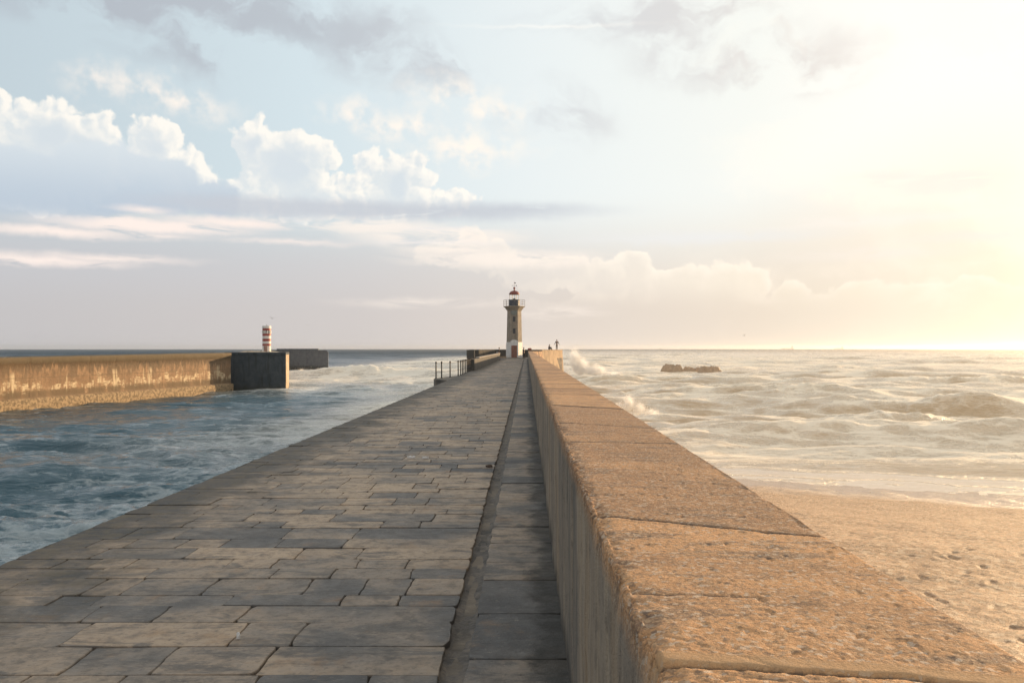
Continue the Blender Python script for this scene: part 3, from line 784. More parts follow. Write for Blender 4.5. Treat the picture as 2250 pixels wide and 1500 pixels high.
def m_granite(t):
    p = t.obj(); x, y, z = t.xyz(p); n = t.noise(p, 1.5, 5, .65); n2 = t.noise(p, 14, 4, .7)
    row = (z/.42); fr = row._m('FRACT', row); jn = t.ss(fr, .0, .06)
    st = t.noise(t.vm('MULTIPLY', p, (1, 1, .1)), 2.6, 4, .6)
    c = t.mix(t.ss(n, .3, .7), (.215, .19, .16), (.33, .28, .22)); c = t.mix(t.ss(st, .5, .7)*.5, c, (.16, .135, .105)); c = t.mix(t.ss(n2, .55, .75)*.3, c, (.12, .10, .09))
    c = t.mix(jn, t.mix(.5, c, (.12, .1, .08)), c)
    t.bsdf(c, .8, t.bump(n2*.4+jn*.5, 1, .02))
M_GRAN = mat('granite', m_granite)
def m_glass(t):
    g = t.n('ShaderNodeBsdfGlass'); g.inputs['IOR'].default_value = 1.05; g.inputs['Roughness'].default_value = 0; g.inputs['Color'].default_value = (.93, .96, .95, 1)
    tr = t.n('ShaderNodeBsdfTransparent'); mx = t.n('ShaderNodeMixShader'); mx.inputs[0].default_value = .75
    t.t.links.new(g.outputs[0], mx.inputs[1]); t.t.links.new(tr.outputs[0], mx.inputs[2])
    o = t.n('ShaderNodeOutputMaterial'); t.t.links.new(mx.outputs[0], o.inputs[0])
M_GLASS = mat('lantern_glass', m_glass)
def m_dgl(t): t.bsdf((.05, .05, .055), .35)
M_PANE = mat('dark_pane', m_dgl)

def build_lighthouse():
    D_ = 141.5; s = D_/FPX          # metres per photo pixel at the lighthouse
    lh = thing('lighthouse', (P3(1130, D_), D_, DECK), 'hexagonal granite lighthouse with red domed lantern and white arched base on the pier head', 'lighthouse')
    H = lambda py: (787-py)*s
    HX = math.pi/6+math.pi/6     # flat face towards the pier
    def hexr(w): return w/2       # half width across corners
    ph = 0.0
    b = MB(); b.lathe([(hexr(35)*s, .0), (hexr(33.6)*s, H(745)), (hexr(31)*s, H(690)), (hexr(30.5)*s, H(682))], 6, ph=ph)
    b.build('shaft', M_GRAN, lh)
    # corbelled gallery
    b = MB(); b.lathe([(hexr(31.5)*s, H(684)), (hexr(34)*s, H(682.5)), (hexr(35)*s, H(681)), (hexr(39)*s, H(679.5)), (hexr(40)*s, H(677.5)), (hexr(45)*s, H(676)), (hexr(47.5)*s, H(675.2)), (hexr(47.5)*s, H(673.8))], 6, ph=ph)
    b.build('gallery', M_GRAN, lh)
    fy = -hexr(33.6)*s*math.cos(math.pi/6)
    # whitewashed lower storey with a round-headed front
    wt = .05; r0 = hexr(36.4)*s; n = 40
    zb = H(748.5); b = MB()
    b.lathe([(r0, 0), (hexr(35.6)*s, zb-.35), (hexr(34.4)*s, zb-.32)], 6, ph=ph)
    b.build('whitewashed_base', M_WHITE, lh)
    hw = hexr(35.2)*s*.5
    arch = [(-hw, zb-.5)]+[(-hw*math.cos(a), zb-.34+.42*math.sin(a)) for a in np.linspace(0, math.pi, 15)]+[(hw, zb-.5)]
    y0 = fy-.11
    b = MB(); b.loft([[(x, y0, z) for x, z in arch], [(x, fy+.25, z) for x, z in arch]]); b.build('arched_gable', M_WHITE, lh)
    # door
    fb = -r0*math.cos(math.pi/6)
    dr = MB(); dw = 6.2*s; dh = 27*s
    dr.box(-dw, fb-.10, .02, dw, fb-.02, dh, .01)
    M_DOOR = mat('faded_red_door', m_plain((.23, .10, .075), (.30, .14, .10), streak=.4)); door = dr.build('door', M_DOOR, lh)
    for k in (-1, 1):
        for z0, z1 in ((.15, .85), (.95, 1.45), (1.55, dh-.12)): MB().box(k*dw/2-dw*.36, fb-.13, z0, k*dw/2+dw*.36, fb-.10, z1, .008).build('panel', M_DOOR, door)
    b = MB(); b.tube([(.06, fb-.14, 1.05), (.06, fb-.18, 1.05), (.16, fb-.18, 1.05)], .014, 6); b.build('handle', M_IRON, door)
    b = MB(); b.box(-dw-.13, fb-.08, 0, -dw, fb-.015, dh+.12, .01); b.box(dw, fb-.08, 0, dw+.13, fb-.015, dh+.12, .01); b.box(-dw, fb-.08, dh, dw, fb-.015, dh+.12, .01)
    b.build('door_frame', M_WHITE, lh)
    MB().box(-dw-.6, fb-.75, 0, dw+.6, fb-.0, .06, .01).build('doorstep', M_GRAN, lh)
    for k in (-1, 1): MB().box(k*1.15-.22, fb-.5, 0, k*1.15+.22, fb-.1, .5, .03).build('mooring_block', M_WHITE, lh)
    # windows on the front face
    for py in (702, 728):
        z = H(py); yy = -(hexr(31+(py-690)/55*2.6))*s*math.cos(math.pi/6)
        b = MB(); b.box(-.30, yy-.06, z-.48, -.22, yy+.1, z+.48); b.box(.22, yy-.06, z-.48, .30, yy+.1, z+.48); b.box(-.22, yy-.06, z+.40, .22, yy+.1, z+.48); b.box(-.34, yy-.10, z-.56, .34, yy+.1, z-.48)
        w = b.build('window', M_GRAN, lh); MB().box(-.22, yy-.02, z-.48, .22, yy+.02, z+.40).build('pane', M_PANE, w)
    for py, q in ((677, .34), (687.5, .55)):
        z = H(py); yy = -(hexr(30.8))*s*math.cos(math.pi/6)-(.18 if py < 680 else 0)
        b = MB(); ring = lambda r, y: [(r*math.cos(a), y, z+r*math.sin(a)) for a in np.linspace(0, 2*math.pi, 24, endpoint=False)]
        b.loft([ring(q, yy+.1), ring(q, yy-.05), ring(q*.8, yy-.09)]); b.build('round_plaque', mat('plaque_grey', m_plain((.16, .18, .17), (.22, .23, .21))), lh)
    # slate-painted watch room, lantern, dome
    zg = H(673.8); rw = 11.6*s
    MB().lathe([(rw, zg), (rw, H(661.5)), (rw*1.06, H(661)), (rw*1.06, H(660))], 24).build('watch_room', M_SLATE, lh)
    rg = 10.6*s; z0, z1 = H(660), H(648)
    M_BRZ = mat('bronze_bars', m_plain((.20, .15, .10), (.28, .22, .15), .5))
    for k in range(8):
        a = k*math.pi/4+math.pi/8; x, y = rg*math.cos(a), rg*math.sin(a); MB().tube([(x, y, z0), (x, y, z1)], .032, 6).build('glazing_bar', M_BRZ, lh)
    b = MB(); b.lathe([(rg*.96, z0), (rg*.96, z1)], 8, ph=math.pi/8, caps=False); b.build('lantern_glass', M_GLASS, lh)
    b = MB(); b.lathe([(.10, z0), (.22, z0+.12), (.22, z0+.22), (.08, z0+.26), (.03, z0+.3), (.03, z1)], 12); b.build('lamp', M_IRON, lh)
    rd = 11.6*s
    prof = [(rd*.95, H(648.5)), (rd*1.02, H(648)), (rd*1.02, H(647))]+[(rd*math.cos(a)*.96, H(647)+(H(639.5)-H(647))*math.sin(a)) for a in np.linspace(.12, 1.42, 9)]
    b = MB(); b.lathe(prof, 28); dm = b.build('dome', M_DOME, lh, smooth=False)
    b = MB(); b.lathe([(.17, H(640)), (.10, H(638)), (.08, H(636.5)), (.16, H(635.5)), (.20, H(634)), (.15, H(632.5)), (.05, H(631.5))], 14); b.build('finial', M_DOME, dm)
    b = MB(); b.tube([(0, 0, H(632)), (0, 0, H(619))], .018, 6); b.tube([(-.32, 0, H(628.5)), (.42, 0, H(628.5))], .014, 6); b.tube([(0, -.3, H(628.5)), (0, .3, H(628.5))], .014, 6)
    b.box(.28, -.01, H(628.5)-.07, .44, .01, H(628.5)+.07); b.box(-.40, -.01, H(628.5)-.05, -.30, .01, H(628.5)+.05); b.prism([(0, -.01), (.26, -.01), (.26, .01), (0, .01)], H(624), H(622)); b.build('weather_vane', M_IRON, dm)
    # gallery railing
    b = MB(); rr = hexr(46.3)*s; top = H(660.3)
    cor = [(rr*math.cos(k*math.pi/3), rr*math.sin(k*math.pi/3)) for k in range(7)]
    for (xa, ya), (xb, yb) in zip(cor, cor[1:]):
        b.tube([(xa, ya, zg), (xa, ya, top)], .028, 6); b.tube([((xa+xb)/2, (ya+yb)/2, zg), ((xa+xb)/2, (ya+yb)/2, top)], .02, 6)
        for q in (1, .66, .33): b.tube([(xa, ya, zg+(top-zg)*q), (xb, yb, zg+(top-zg)*q)], .02, 6)
    b.build('gallery_railing', M_IRON, lh)
build_lighthouse()

# ---------------------------------------------------------------- harbour breakwater on the left
def build_breakwater():
    A = Vector((P3(0, 101.7), 101.7)); B = Vector((P3(507, 150), 150)); dr = (B-A).normalized(); nrm = Vector((dr.y, -dr.x))   # towards the channel
    A0 = A-dr*95
    zA, zB = ZP(787, 101.7), ZP(776, 150)
    L = (B-A0).length; lA = (A-A0).length
    us = np.linspace(0, L, 900)
    def top(u): return zA+(zB-zA)*(u-lA)/(L-lA)
    # section: distance out from the face line, height (fraction handled per point)
    sec = [(-9.0, 'b', 0), (-9.0, 't', -.0), (-3.2, 't', .0), (-.3, 't', .02), (.14, 't', 0), (.16, 't', -.10), (.14, 't', -.80), (.0, 't', -.90), (0, 't', -1.6)]
    for z in np.linspace(4.6, 1.75, 18): sec.append((.0, 'z', z))
    sec += [(.05, 'z', 1.6), (.42, 'z', 1.50), (.50, 'z', 1.40), (.55, 'z', .4), (.6, 'z', -2)]
    pts = []
    for (o, k, v) in sec:
        z = top(us)+v if k == 't' else np.full_like(us, -2 if k == 'b' else v)
        P = A0[0]+dr.x*us+nrm.x*o, A0[1]+dr.y*us+nrm.y*o
        r = .05*fbm2(us*.6, z*.8+o, 4)+.02*fbm2(us*2.5, z*3, 3)
        seam = np.exp(-(((us+2) % 5.2-2.6)/.06)**2)*.06
        r = r-seam*(z > 1.6)
        pts.append(np.stack([P[0]+nrm.x*r, P[1]+nrm.y*r, z+(.04*fbm2(us*.5, o+0*us, 3) if k == 't' else 0)], -1))
    V = np.stack(pts, 1).reshape(-1, 3)
    def m(t):
        p = t.obj(); x, y, z = t.xyz(p)
        u = t.vm('DOT_PRODUCT', p, (dr.x, dr.y, 0)); q = t.vec(u, z, 0.0)
        n = t.noise(q, .35, 6, .65, .3); n2 = t.noise(q, 2.2, 6, .7); st = t.noise(t.vm('MULTIPLY', q, (1, .10, 1)), 1.5, 5, .65); st2 = t.noise(t.vm('MULTIPLY', q, (1, .05, 1)), .55, 3, .5)
        c = t.mix(t.ss(n, .35, .65), (.225, .140, .08), (.35, .225, .13)); c = t.mix(t.ss(n2, .50, .62)*.5, c, (.17, .115, .065))
        topz = z+(n-.5)*.8
        # algae hanging from under the cap, dark cap band
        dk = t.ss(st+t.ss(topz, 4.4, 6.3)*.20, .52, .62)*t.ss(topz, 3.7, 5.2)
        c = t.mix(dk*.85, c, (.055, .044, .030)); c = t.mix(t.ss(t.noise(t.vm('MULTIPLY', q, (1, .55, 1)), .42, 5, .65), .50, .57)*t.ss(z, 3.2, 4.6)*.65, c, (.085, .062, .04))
        pid = (u/5.2)._m('FLOOR', u/5.2); pr = t.noise(t.vec(pid*3.7, 0.0, 0.0), 1.0, 1, .5); c = t.mix(t.ss(pr, .42, .60)*.45, c, (.20, .125, .065))
        c = t.mix(t.ss(n2*.5+st*.5, .47, .56)*.55, c, (.17, .115, .065))
        c = t.mix(t.ss(z, 5.9, 6.2)*t.ss(n2, .25, .5)*.75, c, (.115, .09, .05))
        # white lime runs from joints and along the lift line
        lr = t.ss(st2, .58, .62)*t.ss(topz, 5.2, 4.4)*t.ss(z, 1.4, 2.6)
        lim = t.ss(t.noise(t.vm('MULTIPLY', q, (.45, 1.5, 1)), 2.2, 7, .74)+t.ss((z-(3.0+(n-.5)*4.5+(st2-.5)*2)).abs(), 1.1, .0)*.22, .62, .72)
        c = t.mix(lr.max(lim)*t.ss(st, .40, .56)*.65, c, (.72, .60, .40))
        # brown weed above the ledge, joints
        wd = t.ss(z+(n2-.5)*1.2, 2.75, 2.2)*t.ss(z, 1.5, 1.7)*t.ss(st2, .3, .5)
        c = t.mix(wd*.8, c, (.11, .08, .045))
        pan = (u/5.2)._m('FRACT', u/5.2); jo = t.ss((pan-.5).abs(), .012, .004); c = t.mix(jo*.5, c, (.10, .075, .05))
        jo2 = t.ss((z-4.15-(n-.5)*.1).abs(), .07, .02); c = t.mix(jo2*.55, c, (.12, .085, .05))
        c = t.mix(t.ss(z, 1.62, 1.50)*.75, c, t.mix(t.ss(n2, .42, .58), (.10, .08, .045), (.38, .28, .16)))
        t.bsdf(c, .85, t.bump(n2*.6+n*.4, 1, .12))
    bw = thing('breakwater', (0, 0, 0), 'long sunlit concrete breakwater streaked with lime and weed on the far side of the channel', 'breakwater')
    V2 = V.reshape(len(us), len(sec), 3)
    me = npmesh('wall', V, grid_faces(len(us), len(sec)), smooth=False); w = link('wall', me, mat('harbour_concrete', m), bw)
    # end caisson: dark blue-grey, with a paler warm-toned panel on its right side
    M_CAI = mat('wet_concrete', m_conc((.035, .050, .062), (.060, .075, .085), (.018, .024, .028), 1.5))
    zt = ZP(775, 153)
    fp = [(P3(512, 153), 153), (P3(627, 153), 153), (P3(634.3, 161), 161), (-53, 166), (-58, 166), (-57, 156)]
    b = MB()
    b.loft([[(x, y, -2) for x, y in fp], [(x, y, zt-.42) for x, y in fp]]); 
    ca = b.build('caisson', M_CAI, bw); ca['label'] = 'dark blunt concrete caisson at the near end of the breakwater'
    c_ = Vector((sum(p[0] for p in fp)/len(fp), sum(p[1] for p in fp)/len(fp)))
    b = MB(); fq = [(c_.x+(x-c_.x)*1.018, c_.y+(y-c_.y)*1.03) for x, y in fp]
    b.prism(fq, zt-.42, zt); b.build('cap_slab', M_CAI, ca, bevel=.05)
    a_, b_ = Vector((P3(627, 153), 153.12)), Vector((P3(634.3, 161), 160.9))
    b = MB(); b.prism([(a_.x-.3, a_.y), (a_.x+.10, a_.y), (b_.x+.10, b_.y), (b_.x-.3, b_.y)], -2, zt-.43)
    b.build('side_face', mat('pale_concrete', m_conc((.36, .27, .18), (.52, .42, .30), (.2, .13, .08), .9, .5)), ca)['label'] = 'pale concrete side of the dark caisson'
    # causeway running back to the light tower
    b = MB(); b.prism([(-54.2, 157), (-49.0, 163), (-60.8, 205), (-88, 287), (-98, 287), (-70, 200), (-66, 157)], -2, ZP(775.5, 165)-.15)
    b.build('causeway', mat('rubble_top', m_conc((.34, .27, .19), (.45, .36, .25))), bw)
    r = random.Random(4); b = MB()
    for k in range(60):
        u = r.random(); x = -54-u*12+r.uniform(-1.5, 3); y = 166+u*34+r.uniform(-2, 2); q = r.uniform(.15, .42)
        if -64.5 < x < -59.5 and 193 < y < 201: continue
        b.ball((x, y, ZP(775.5, 165)-.15+q*.25), q, 7, (1.3, 1, .7))
    rb = b.build('rubble', mat('rubble_stone', m_conc((.42, .34, .24), (.5, .4, .28), base_z=0)), bw); tag(rb, kind='stuff')
    # outer mole beyond
    d = 290; z0 = ZP(770.5, d)
    om = thing('outer_mole', (0, 0, 0), 'dark square-ended outer mole standing behind the near caisson', 'breakwater')
    b = MB(); b.prism([(P3(590, d), d), (P3(721, d), d), (P3(721.5, d+3), d+3), (P3(719, d+14), d+14), (P3(590, d)-5, d+14)], -2, z0-.5)
    M_OM = mat('mole_concrete', m_conc((.095, .105, .12), (.13, .14, .15), (.07, .075, .085), 2.2)); b.build('mole_body', M_OM, om, bevel=.08)
    b = MB(); b.prism([(P3(590, d)-.2, d-.15), (P3(719, d), d-.15), (P3(717, d+13), d+13), (P3(590, d)-.2, d+13)], z0-.497, z0); b.build('cap_slab', M_OM, om)
    b = MB(); b.box(P3(602, d), d+3, z0+.003, P3(694, d), d+4.2, z0+.58, .05); b.build('crown_wall', M_OM, om)
build_breakwater()

def build_light_tower():
    D_ = 197.0; s = D_/FPX; zb = ZP(775.5, 165)-.15; R0 = 9.1*s
    tw = thing('light_tower', (P3(586, D_), D_, zb), 'small round light tower with red and white bands standing on the breakwater', 'light tower')
    Z = lambda py: ZP(py, D_)-zb
    bands = [(zb-zb-.1, Z(760.8), M_WHITE), (Z(760.8), Z(756), M_RED), (Z(756), Z(750.5), M_WHITE), (Z(750.5), Z(745), M_RED), (Z(745), Z(738.8), M_WHITE), (Z(738.8), Z(734), M_RED)]
    for i, (a, b_, m_) in enumerate(bands):
        q = R0*(1.0 if i % 2 == 0 else 1.002)
        MB().lathe([(q, a), (q, b_)], 32).build('band', m_, tw, smooth=False)
    # open lantern storey: posts between dark openings
    z0, z1 = Z(734), Z(727)
    MB().lathe([(R0*.55, z0), (R0*.55, z1)], 20).build('lantern_core', M_PANE, tw)
    for k in range(10):
        a = k*math.pi/5+.2; x, y = R0*.93*math.cos(a), R0*.93*math.sin(a)
        MB().box(x-.13, y-.13, z0, x+.13, y+.13, z1).build('lantern_pillar', M_WHITE, tw)
    b = MB(); b.lathe([(.22, z0), (.25, z0+.45), (.1, z0+.6)], 10, cx=.35, cy=-R0*.7); b.build('lamp', M_WHITE, tw)
    MB().lathe([(R0, z1), (R0, Z(722.3))], 32).build('band', M_RED, tw)
    b = MB(); b.lathe([(R0*1.03, Z(722.3)), (R0*1.03, Z(717)), (R0*.9, Z(716.7))], 32); b.build('roof_band', M_WHITE, tw)
    MB().tube([(0, 0, Z(717)), (0, 0, Z(713.6))], .05, 6).build('mast', M_IRON, tw)
    # door facing the camera, slightly proud
    y0 = -R0
    d_ = MB().box(-.35, y0-.06, 0, .42, y0+.2, Z(760.9)+.15, .02).build('door', mat('rust_door', m_plain((.28, .16, .13), (.34, .24, .2))), tw)
    MB().tube([(.28, y0-.12, .6), (.28, y0-.12, .75)], .02, 6).build('handle', M_IRON, d_)
build_light_tower()

# ---------------------------------------------------------------- rocks awash, spray
def rock(name, px, py_w, wpx, hpx, label, seed, d):
    r = np.random.default_rng(seed); s = d/FPX; cx = P3(px, d)
    n, m_ = 120, 70; u = np.linspace(-1, 1, n); v = np.linspace(-1, 1, m_)
    U, V = np.meshgrid(u, v, indexing='ij')
    hw = wpx*s/2; rr = np.sqrt(U**2+V**2)
    h = hpx*s*(1.0*np.clip(1.15-rr**5, -.4, 1))*(.85+.40*fbm2(U*2.2+seed, V*2.5, 4))+.35*fbm2(U*9+seed, V*7, 3)-.15
    st = np.round(h*3.2)/3.2; h = h*.75+st*.25
    X = cx+U*hw; Y = d+V*hw*.55
    me = npmesh(name, np.stack([X, Y, h-.1], -1).reshape(-1, 3), grid_faces(n, m_), smooth=False)
    return tag(link(name, me, M_ROCK), label, 'rock', 'rocks awash off the beach')
def m_rock(t):
    p = t.obj(); z = t.xyz(p)[2]; n = t.noise(p, .9, 6, .7); n2 = t.noise(p, 5, 5, .7)
    c = t.mix(t.ss(n, .3, .7), (.40, .27, .17), (.55, .40, .26)); c = t.mix(t.ss(n2, .62, .75)*.7, c, (.75, .70, .62))
    t.bsdf(c, .6, t.bump(n*.6+n2*.4, 1, .15))
M_ROCK = mat('wet_rock', m_rock)
rock('sea_rock', 1477, 822, 56, 22, 'rounded brown rock awash in the surf, the left one of the group', 3, 250)
rock('sea_rock', 1520, 822, 46, 17, 'low brown rock awash in the surf, between two taller rocks', 5, 252)
rock('sea_rock', 1560, 824, 58, 19, 'jagged brown rock awash in the surf, the right one of the group', 9, 247)

def m_drop(t):
    d = t.n('ShaderNodeBsdfDiffuse'); d.inputs[0].default_value = (.97, .96, .94, 1)
    tl = t.n('ShaderNodeBsdfTranslucent'); tl.inputs[0].default_value = (.97, .96, .94, 1)
    mx = t.n('ShaderNodeMixShader'); mx.inputs[0].default_value = .6
    t.t.links.new(d.outputs[0], mx.inputs[1]); t.t.links.new(tl.outputs[0], mx.inputs[2])
    o = t.n('ShaderNodeOutputMaterial'); t.t.links.new(mx.outputs[0], o.inputs[0])
M_DROP = mat('spray_droplets', m_drop)
def m_mist(ells, dens, sc):
    def f(t):
        p = t.obj(); w = t.vm('SCALE', t.vm('SUBTRACT', t.noise(p, sc*.8, 4, .6, col=True), (.5, .5, .5)), scale=2.6/sc)
        q = t.vm('ADD', p, w); fld = None
        for (x, z, rx, rz) in ells:
            L = t.vm('LENGTH', t.vm('MULTIPLY_ADD', q, (1/rx, 1/(rx*.8+.4*rz), 1/rz), (-x/rx, 0, -z/rz))); fld = L if fld is None else fld.smin(L, .25)
        n = t.noise(t.vm('ADD', p, t.vm('SCALE', w, scale=.6)), sc*2.0, 6, .72)
        v = t.n('ShaderNodeVolumePrincipled'); v.inputs['Color'].default_value = (1, .995, .985, 1); v.inputs['Anisotropy'].default_value = .2
        t.put(v.inputs['Density'], t.ss(fld, 1.05, .0).pow(2.0)*t.ss(n, .42, .66)*dens)
        o = t.n('ShaderNodeOutputMaterial'); t.t.links.new(v.outputs[0], o.inputs['Volume'])
    return f
def spray(c, ells, n, size, seed, label, dens, sc):
    """a burst of spray: a soft body of mist with flying droplets through and round it. ells: (x, z, rx, rz)"""
    r = np.random.default_rng(seed); P = []; SZ = []; b = MB(); tot = sum(e[2]*e[3] for e in ells)
    for (x0, z0, rx, rz) in ells:
        b.ball((x0, 0, z0), 1.0, 16, (rx*1.35, rx*1.1+.5*rz, rz*1.3))
        k = int(n*rx*rz/tot); a = r.normal(0, .46, (k, 3))
        X = x0+a[:, 0]*rx; Y = a[:, 1]*(rx*.8); Z = z0+a[:, 2]*rz
        keep = (fbm2(X*1.2*sc+seed, Z*1.2*sc, 4) > r.uniform(-.25, .35, k)) & (Z > -.3)
        P.append(np.stack([X, Y, Z], -1)[keep]); SZ.append((size*r.lognormal(0, .4, k))[keep])
    P = np.concatenate(P); SZ = np.concatenate(SZ); k = len(P)
    tet = np.array([[1, 1, 1], [1, -1, -1], [-1, 1, -1], [-1, -1, 1]], float)*.58
    Q, _ = np.linalg.qr(r.normal(0, 1, (k, 3, 3)))
    V = P[:, None]+np.einsum('kij,vj->kvi', Q, tet)*SZ[:, None, None]
    F = (np.arange(k)*4)[:, None, None]+np.array([[0, 1, 2], [0, 3, 1], [0, 2, 3], [1, 3, 2]])[None]
    root = thing('spray', c, label, 'spray'); root['kind'] = 'stuff'
    ms = b.build('mist', mat('mist', m_mist(ells, dens, sc)), root)
    md = ms.modifiers.new('Remesh', 'REMESH'); md.mode = 'VOXEL'; md.voxel_size = .12/sc
    dp = link('droplets', npmesh('droplets', V.reshape(-1, 3), F.reshape(-1, 3)), M_DROP, root)
    ms['kind'] = dp['kind'] = 'stuff'
    return root
d = 200
spray((P3(1264, d), d, .1), [(-.2, 4.9, 2.0, 4.0), (1.4, 3.2, 3.0, 3.4), (4.6, 2.0, 4.0, 2.7), (8.4, 1.0, 4.0, 1.6), (-2.4, 2.2, 1.7, 2.5)], 30000, .034, 3, 'tall plume of white spray bursting beside the pier head', 7.0, 1.0)
d = 96
spray((P3(1382, d), d, .1), [(0, 1.4, .95, 1.4), (-1.2, .9, 1.0, 1.1), (1.1, .8, 1.2, 1.1), (2.5, .35, 1.3, .7)], 14000, .017, 5, 'low burst of spray against the outer side of the parapet', 11.0, 2.0)
d = 236
spray((P3(700, d), d, .6), [(-5, .5, 3, 1.0), (0, .6, 3.5, 1.0), (5, .4, 4, .9)], 5000, .04, 7, 'low white spray along a breaking wave off the outer mole', 1.2, .8)

# ---------------------------------------------------------------- people
def m_cloth(c):
    return lambda t: t.bsdf(t.mix(t.noise(t.obj(), 30, 3, .6), tuple(q*.8 for q in c), tuple(min(1, q*1.15) for q in c)), .9, t.bump(t.noise(t.obj(), 60, 3), .5, .004))
M_SKIN = mat('skin', lambda t: t.bsdf(t.mix(t.noise(t.obj(), 20, 2), (.36, .21, .14), (.42, .25, .17)), .6))
M_MOUTH = mat('lips', lambda t: t.bsdf((.22, .09, .07), .5))
M_HAIR = mat('dark_hair', lambda t: t.bsdf((.03, .022, .017), .6))
M_CL = {k: mat(k+'_cloth', m_cloth(c)) for k, c in {'charcoal': (.05, .05, .055), 'navy': (.035, .045, .07), 'brown': (.10, .07, .05), 'grey': (.16, .16, .17)}.items()}
def limb(b, pts, rad, n=10): b.tube(pts, rad, n)
def skinned(name, verts, edges, radii, m, parent, lvl=1):
    me = bpy.data.meshes.new(name); me.from_pydata(verts, edges, []); o = link(name, me, m, parent)
    md = o.modifiers.new('Skin', 'SKIN'); md.use_smooth_shade = True
    for v, r_ in zip(me.skin_vertices[0].data, radii): v.radius = (r_, r_) if not isinstance(r_, tuple) else r_
    me.skin_vertices[0].data[0].use_root = True
    o.modifiers.new('Sub', 'SUBSURF').levels = lvl; o.modifiers['Sub'].render_levels = lvl
    dg = bpy.context.evaluated_depsgraph_get(); ev = bpy.data.meshes.new_from_object(o.evaluated_get(dg))
    o.modifiers.clear(); o.data = ev; ev.name = name
    if not ev.materials: ev.materials.append(m)
    return o
def hand(b_v, b_e, b_r, wi, d, side):
    """palm, four fingers and thumb grown from wrist vertex wi in direction d"""
    w = Vector(b_v[wi]); d = d.normalized(); a = d.cross(Vector((0, 1, 0)));
    a = a.normalized() if a.length > .2 else Vector((1, 0, 0)); c = a.cross(d).normalized()
    p = w+d*.055; b_v.append(tuple(p)); b_r.append((.032, .016)); b_e.append((wi, len(b_v)-1)); pi = len(b_v)-1
    for k, ln in zip((-1.5, -.5, .5, 1.5), (.060, .075, .080, .068)):
        q0 = p+d*.035+c*k*.018; q1 = q0+d*ln*.55+a*side*.012; q2 = q1+d*ln*.40+a*side*.028; pr = pi
        for q, rr in ((q0, .010), (q1, .009), (q2, .007)):
            b_v.append(tuple(q)); b_r.append(rr); b_e.append((pr, len(b_v)-1)); pr = len(b_v)-1
    pr = pi
    for q, rr in ((p+c*-.035+d*.0, .012), (p+c*-.052+d*.035, .010), (p+c*-.05+d*.062, .008)):
        b_v.append(tuple(q)); b_r.append(rr); b_e.append((pr, len(b_v)-1)); pr = len(b_v)-1
def person(loc, rz, J, label, group, torso_m, leg_m):
    """J: joints of the pose in metres (x right, y forward, z up), feet at z=0"""
    t = thing('person', loc, label, 'person', group, rz)
    names = ['pelvis', 'waist', 'chest', 'neck', 'chin', 'head', 'crown']
    v = [J[n] for n in names]; rad = [(.13, .11), (.125, .10), (.15, .11), .055, .06, (.075, .092), .05]; e = [(0, 1), (1, 2), (2, 3), (3, 4), (4, 5), (5, 6)]
    for s in ('l', 'r'):
        i = len(v); v += [J['sh'+s], J['el'+s], J['wr'+s]]; rad += [.062, .043, .028]; e += [(2, i), (i, i+1), (i+1, i+2)]
        hand(v, e, rad, i+2, Vector(J['wr'+s])-Vector(J['el'+s]), 1 if s == 'l' else -1)
        i = len(v); v += [J['hip'+s], J['kn'+s], J['an'+s], J['he'+s], J['to'+s]]; rad += [.088, .058, .038, .035, .03]; e += [(0, i), (i, i+1), (i+1, i+2), (i+2, i+3), (i+2, i+4)]
    body = skinned('body', v, e, rad, M_SKIN, t)
    # nose, eyes and ears shaped on the head
    h = Vector(J['head']); f = Vector(J.get('face', (0, 1, 0))).normalized(); sd = f.cross(Vector((0, 0, 1))).normalized()
    b = MB(); b.ball(tuple(h+Vector((0, 0, .045))-f*.018), .098, 14, (.86, 1.0, .92)); b.build('hair', M_HAIR, t, smooth=True)
    b = MB(); b.tube([h+f*.075+Vector((0, 0, .02)), h+f*.105-Vector((0, 0, .015)), h+f*.085-Vector((0, 0, .03))], [.008, .016, .012], 6); b.build('nose', M_SKIN, t, smooth=True)
    for k in (-1, 1):
        MB().ball(tuple(h+sd*k*.075), .022, 8, (.4, .8, 1.2)).build('ear', M_SKIN, t, smooth=True); MB().ball(tuple(h+f*.078+sd*k*.03+Vector((0, 0, .012))), .011, 6).build('eye', M_HAIR, t, smooth=True)
    b = MB(); b.tube([h+f*.084+sd*k*.025-Vector((0, 0, .052)) for k in (-1, 0, 1)], .005, 6); b.build('mouth', M_MOUTH, t)
    # clothes: a skinned top with sleeves, trousers
    v = [J['pelvis'], J['waist'], J['chest'], tuple(Vector(J['neck'])-Vector((0, 0, .03)))]; rad = [(.145, .125), (.14, .115), (.168, .125), .075]; e = [(0, 1), (1, 2), (2, 3)]
    for s in ('l', 'r'):
        i = len(v); v += [J['sh'+s], J['el'+s], tuple(Vector(J['wr'+s])*.85+Vector(J['el'+s])*.15)]; rad += [.075, .056, .042]; e += [(2, i), (i, i+1), (i+1, i+2)]
    skinned('jacket', v, e, rad, torso_m, t)
    v = [tuple(Vector(J['pelvis'])+Vector((0, 0, .03))), tuple(Vector(J['pelvis'])-Vector((0, 0, .02)))]; rad = [(.14, .12), (.135, .12)]; e = [(0, 1)]
    for s in ('l', 'r'):
        i = len(v); v += [J['hip'+s], J['kn'+s], tuple(Vector(J['an'+s])+Vector((0, 0, .03)))]; rad += [.10, .072, .058]; e += [(1, i), (i, i+1), (i+1, i+2)]
    skinned('trousers', v, e, rad, leg_m, t)
    for s in ('l', 'r'):
        a, c = Vector(J['he'+s]), Vector(J['to'+s]); MB().tube([a-(c-a)*.15, (a+c)/2, c+(c-a)*.25], [.045, .05, .038], 8).build('shoe', M_CL['charcoal'], t, smooth=True)
    return t
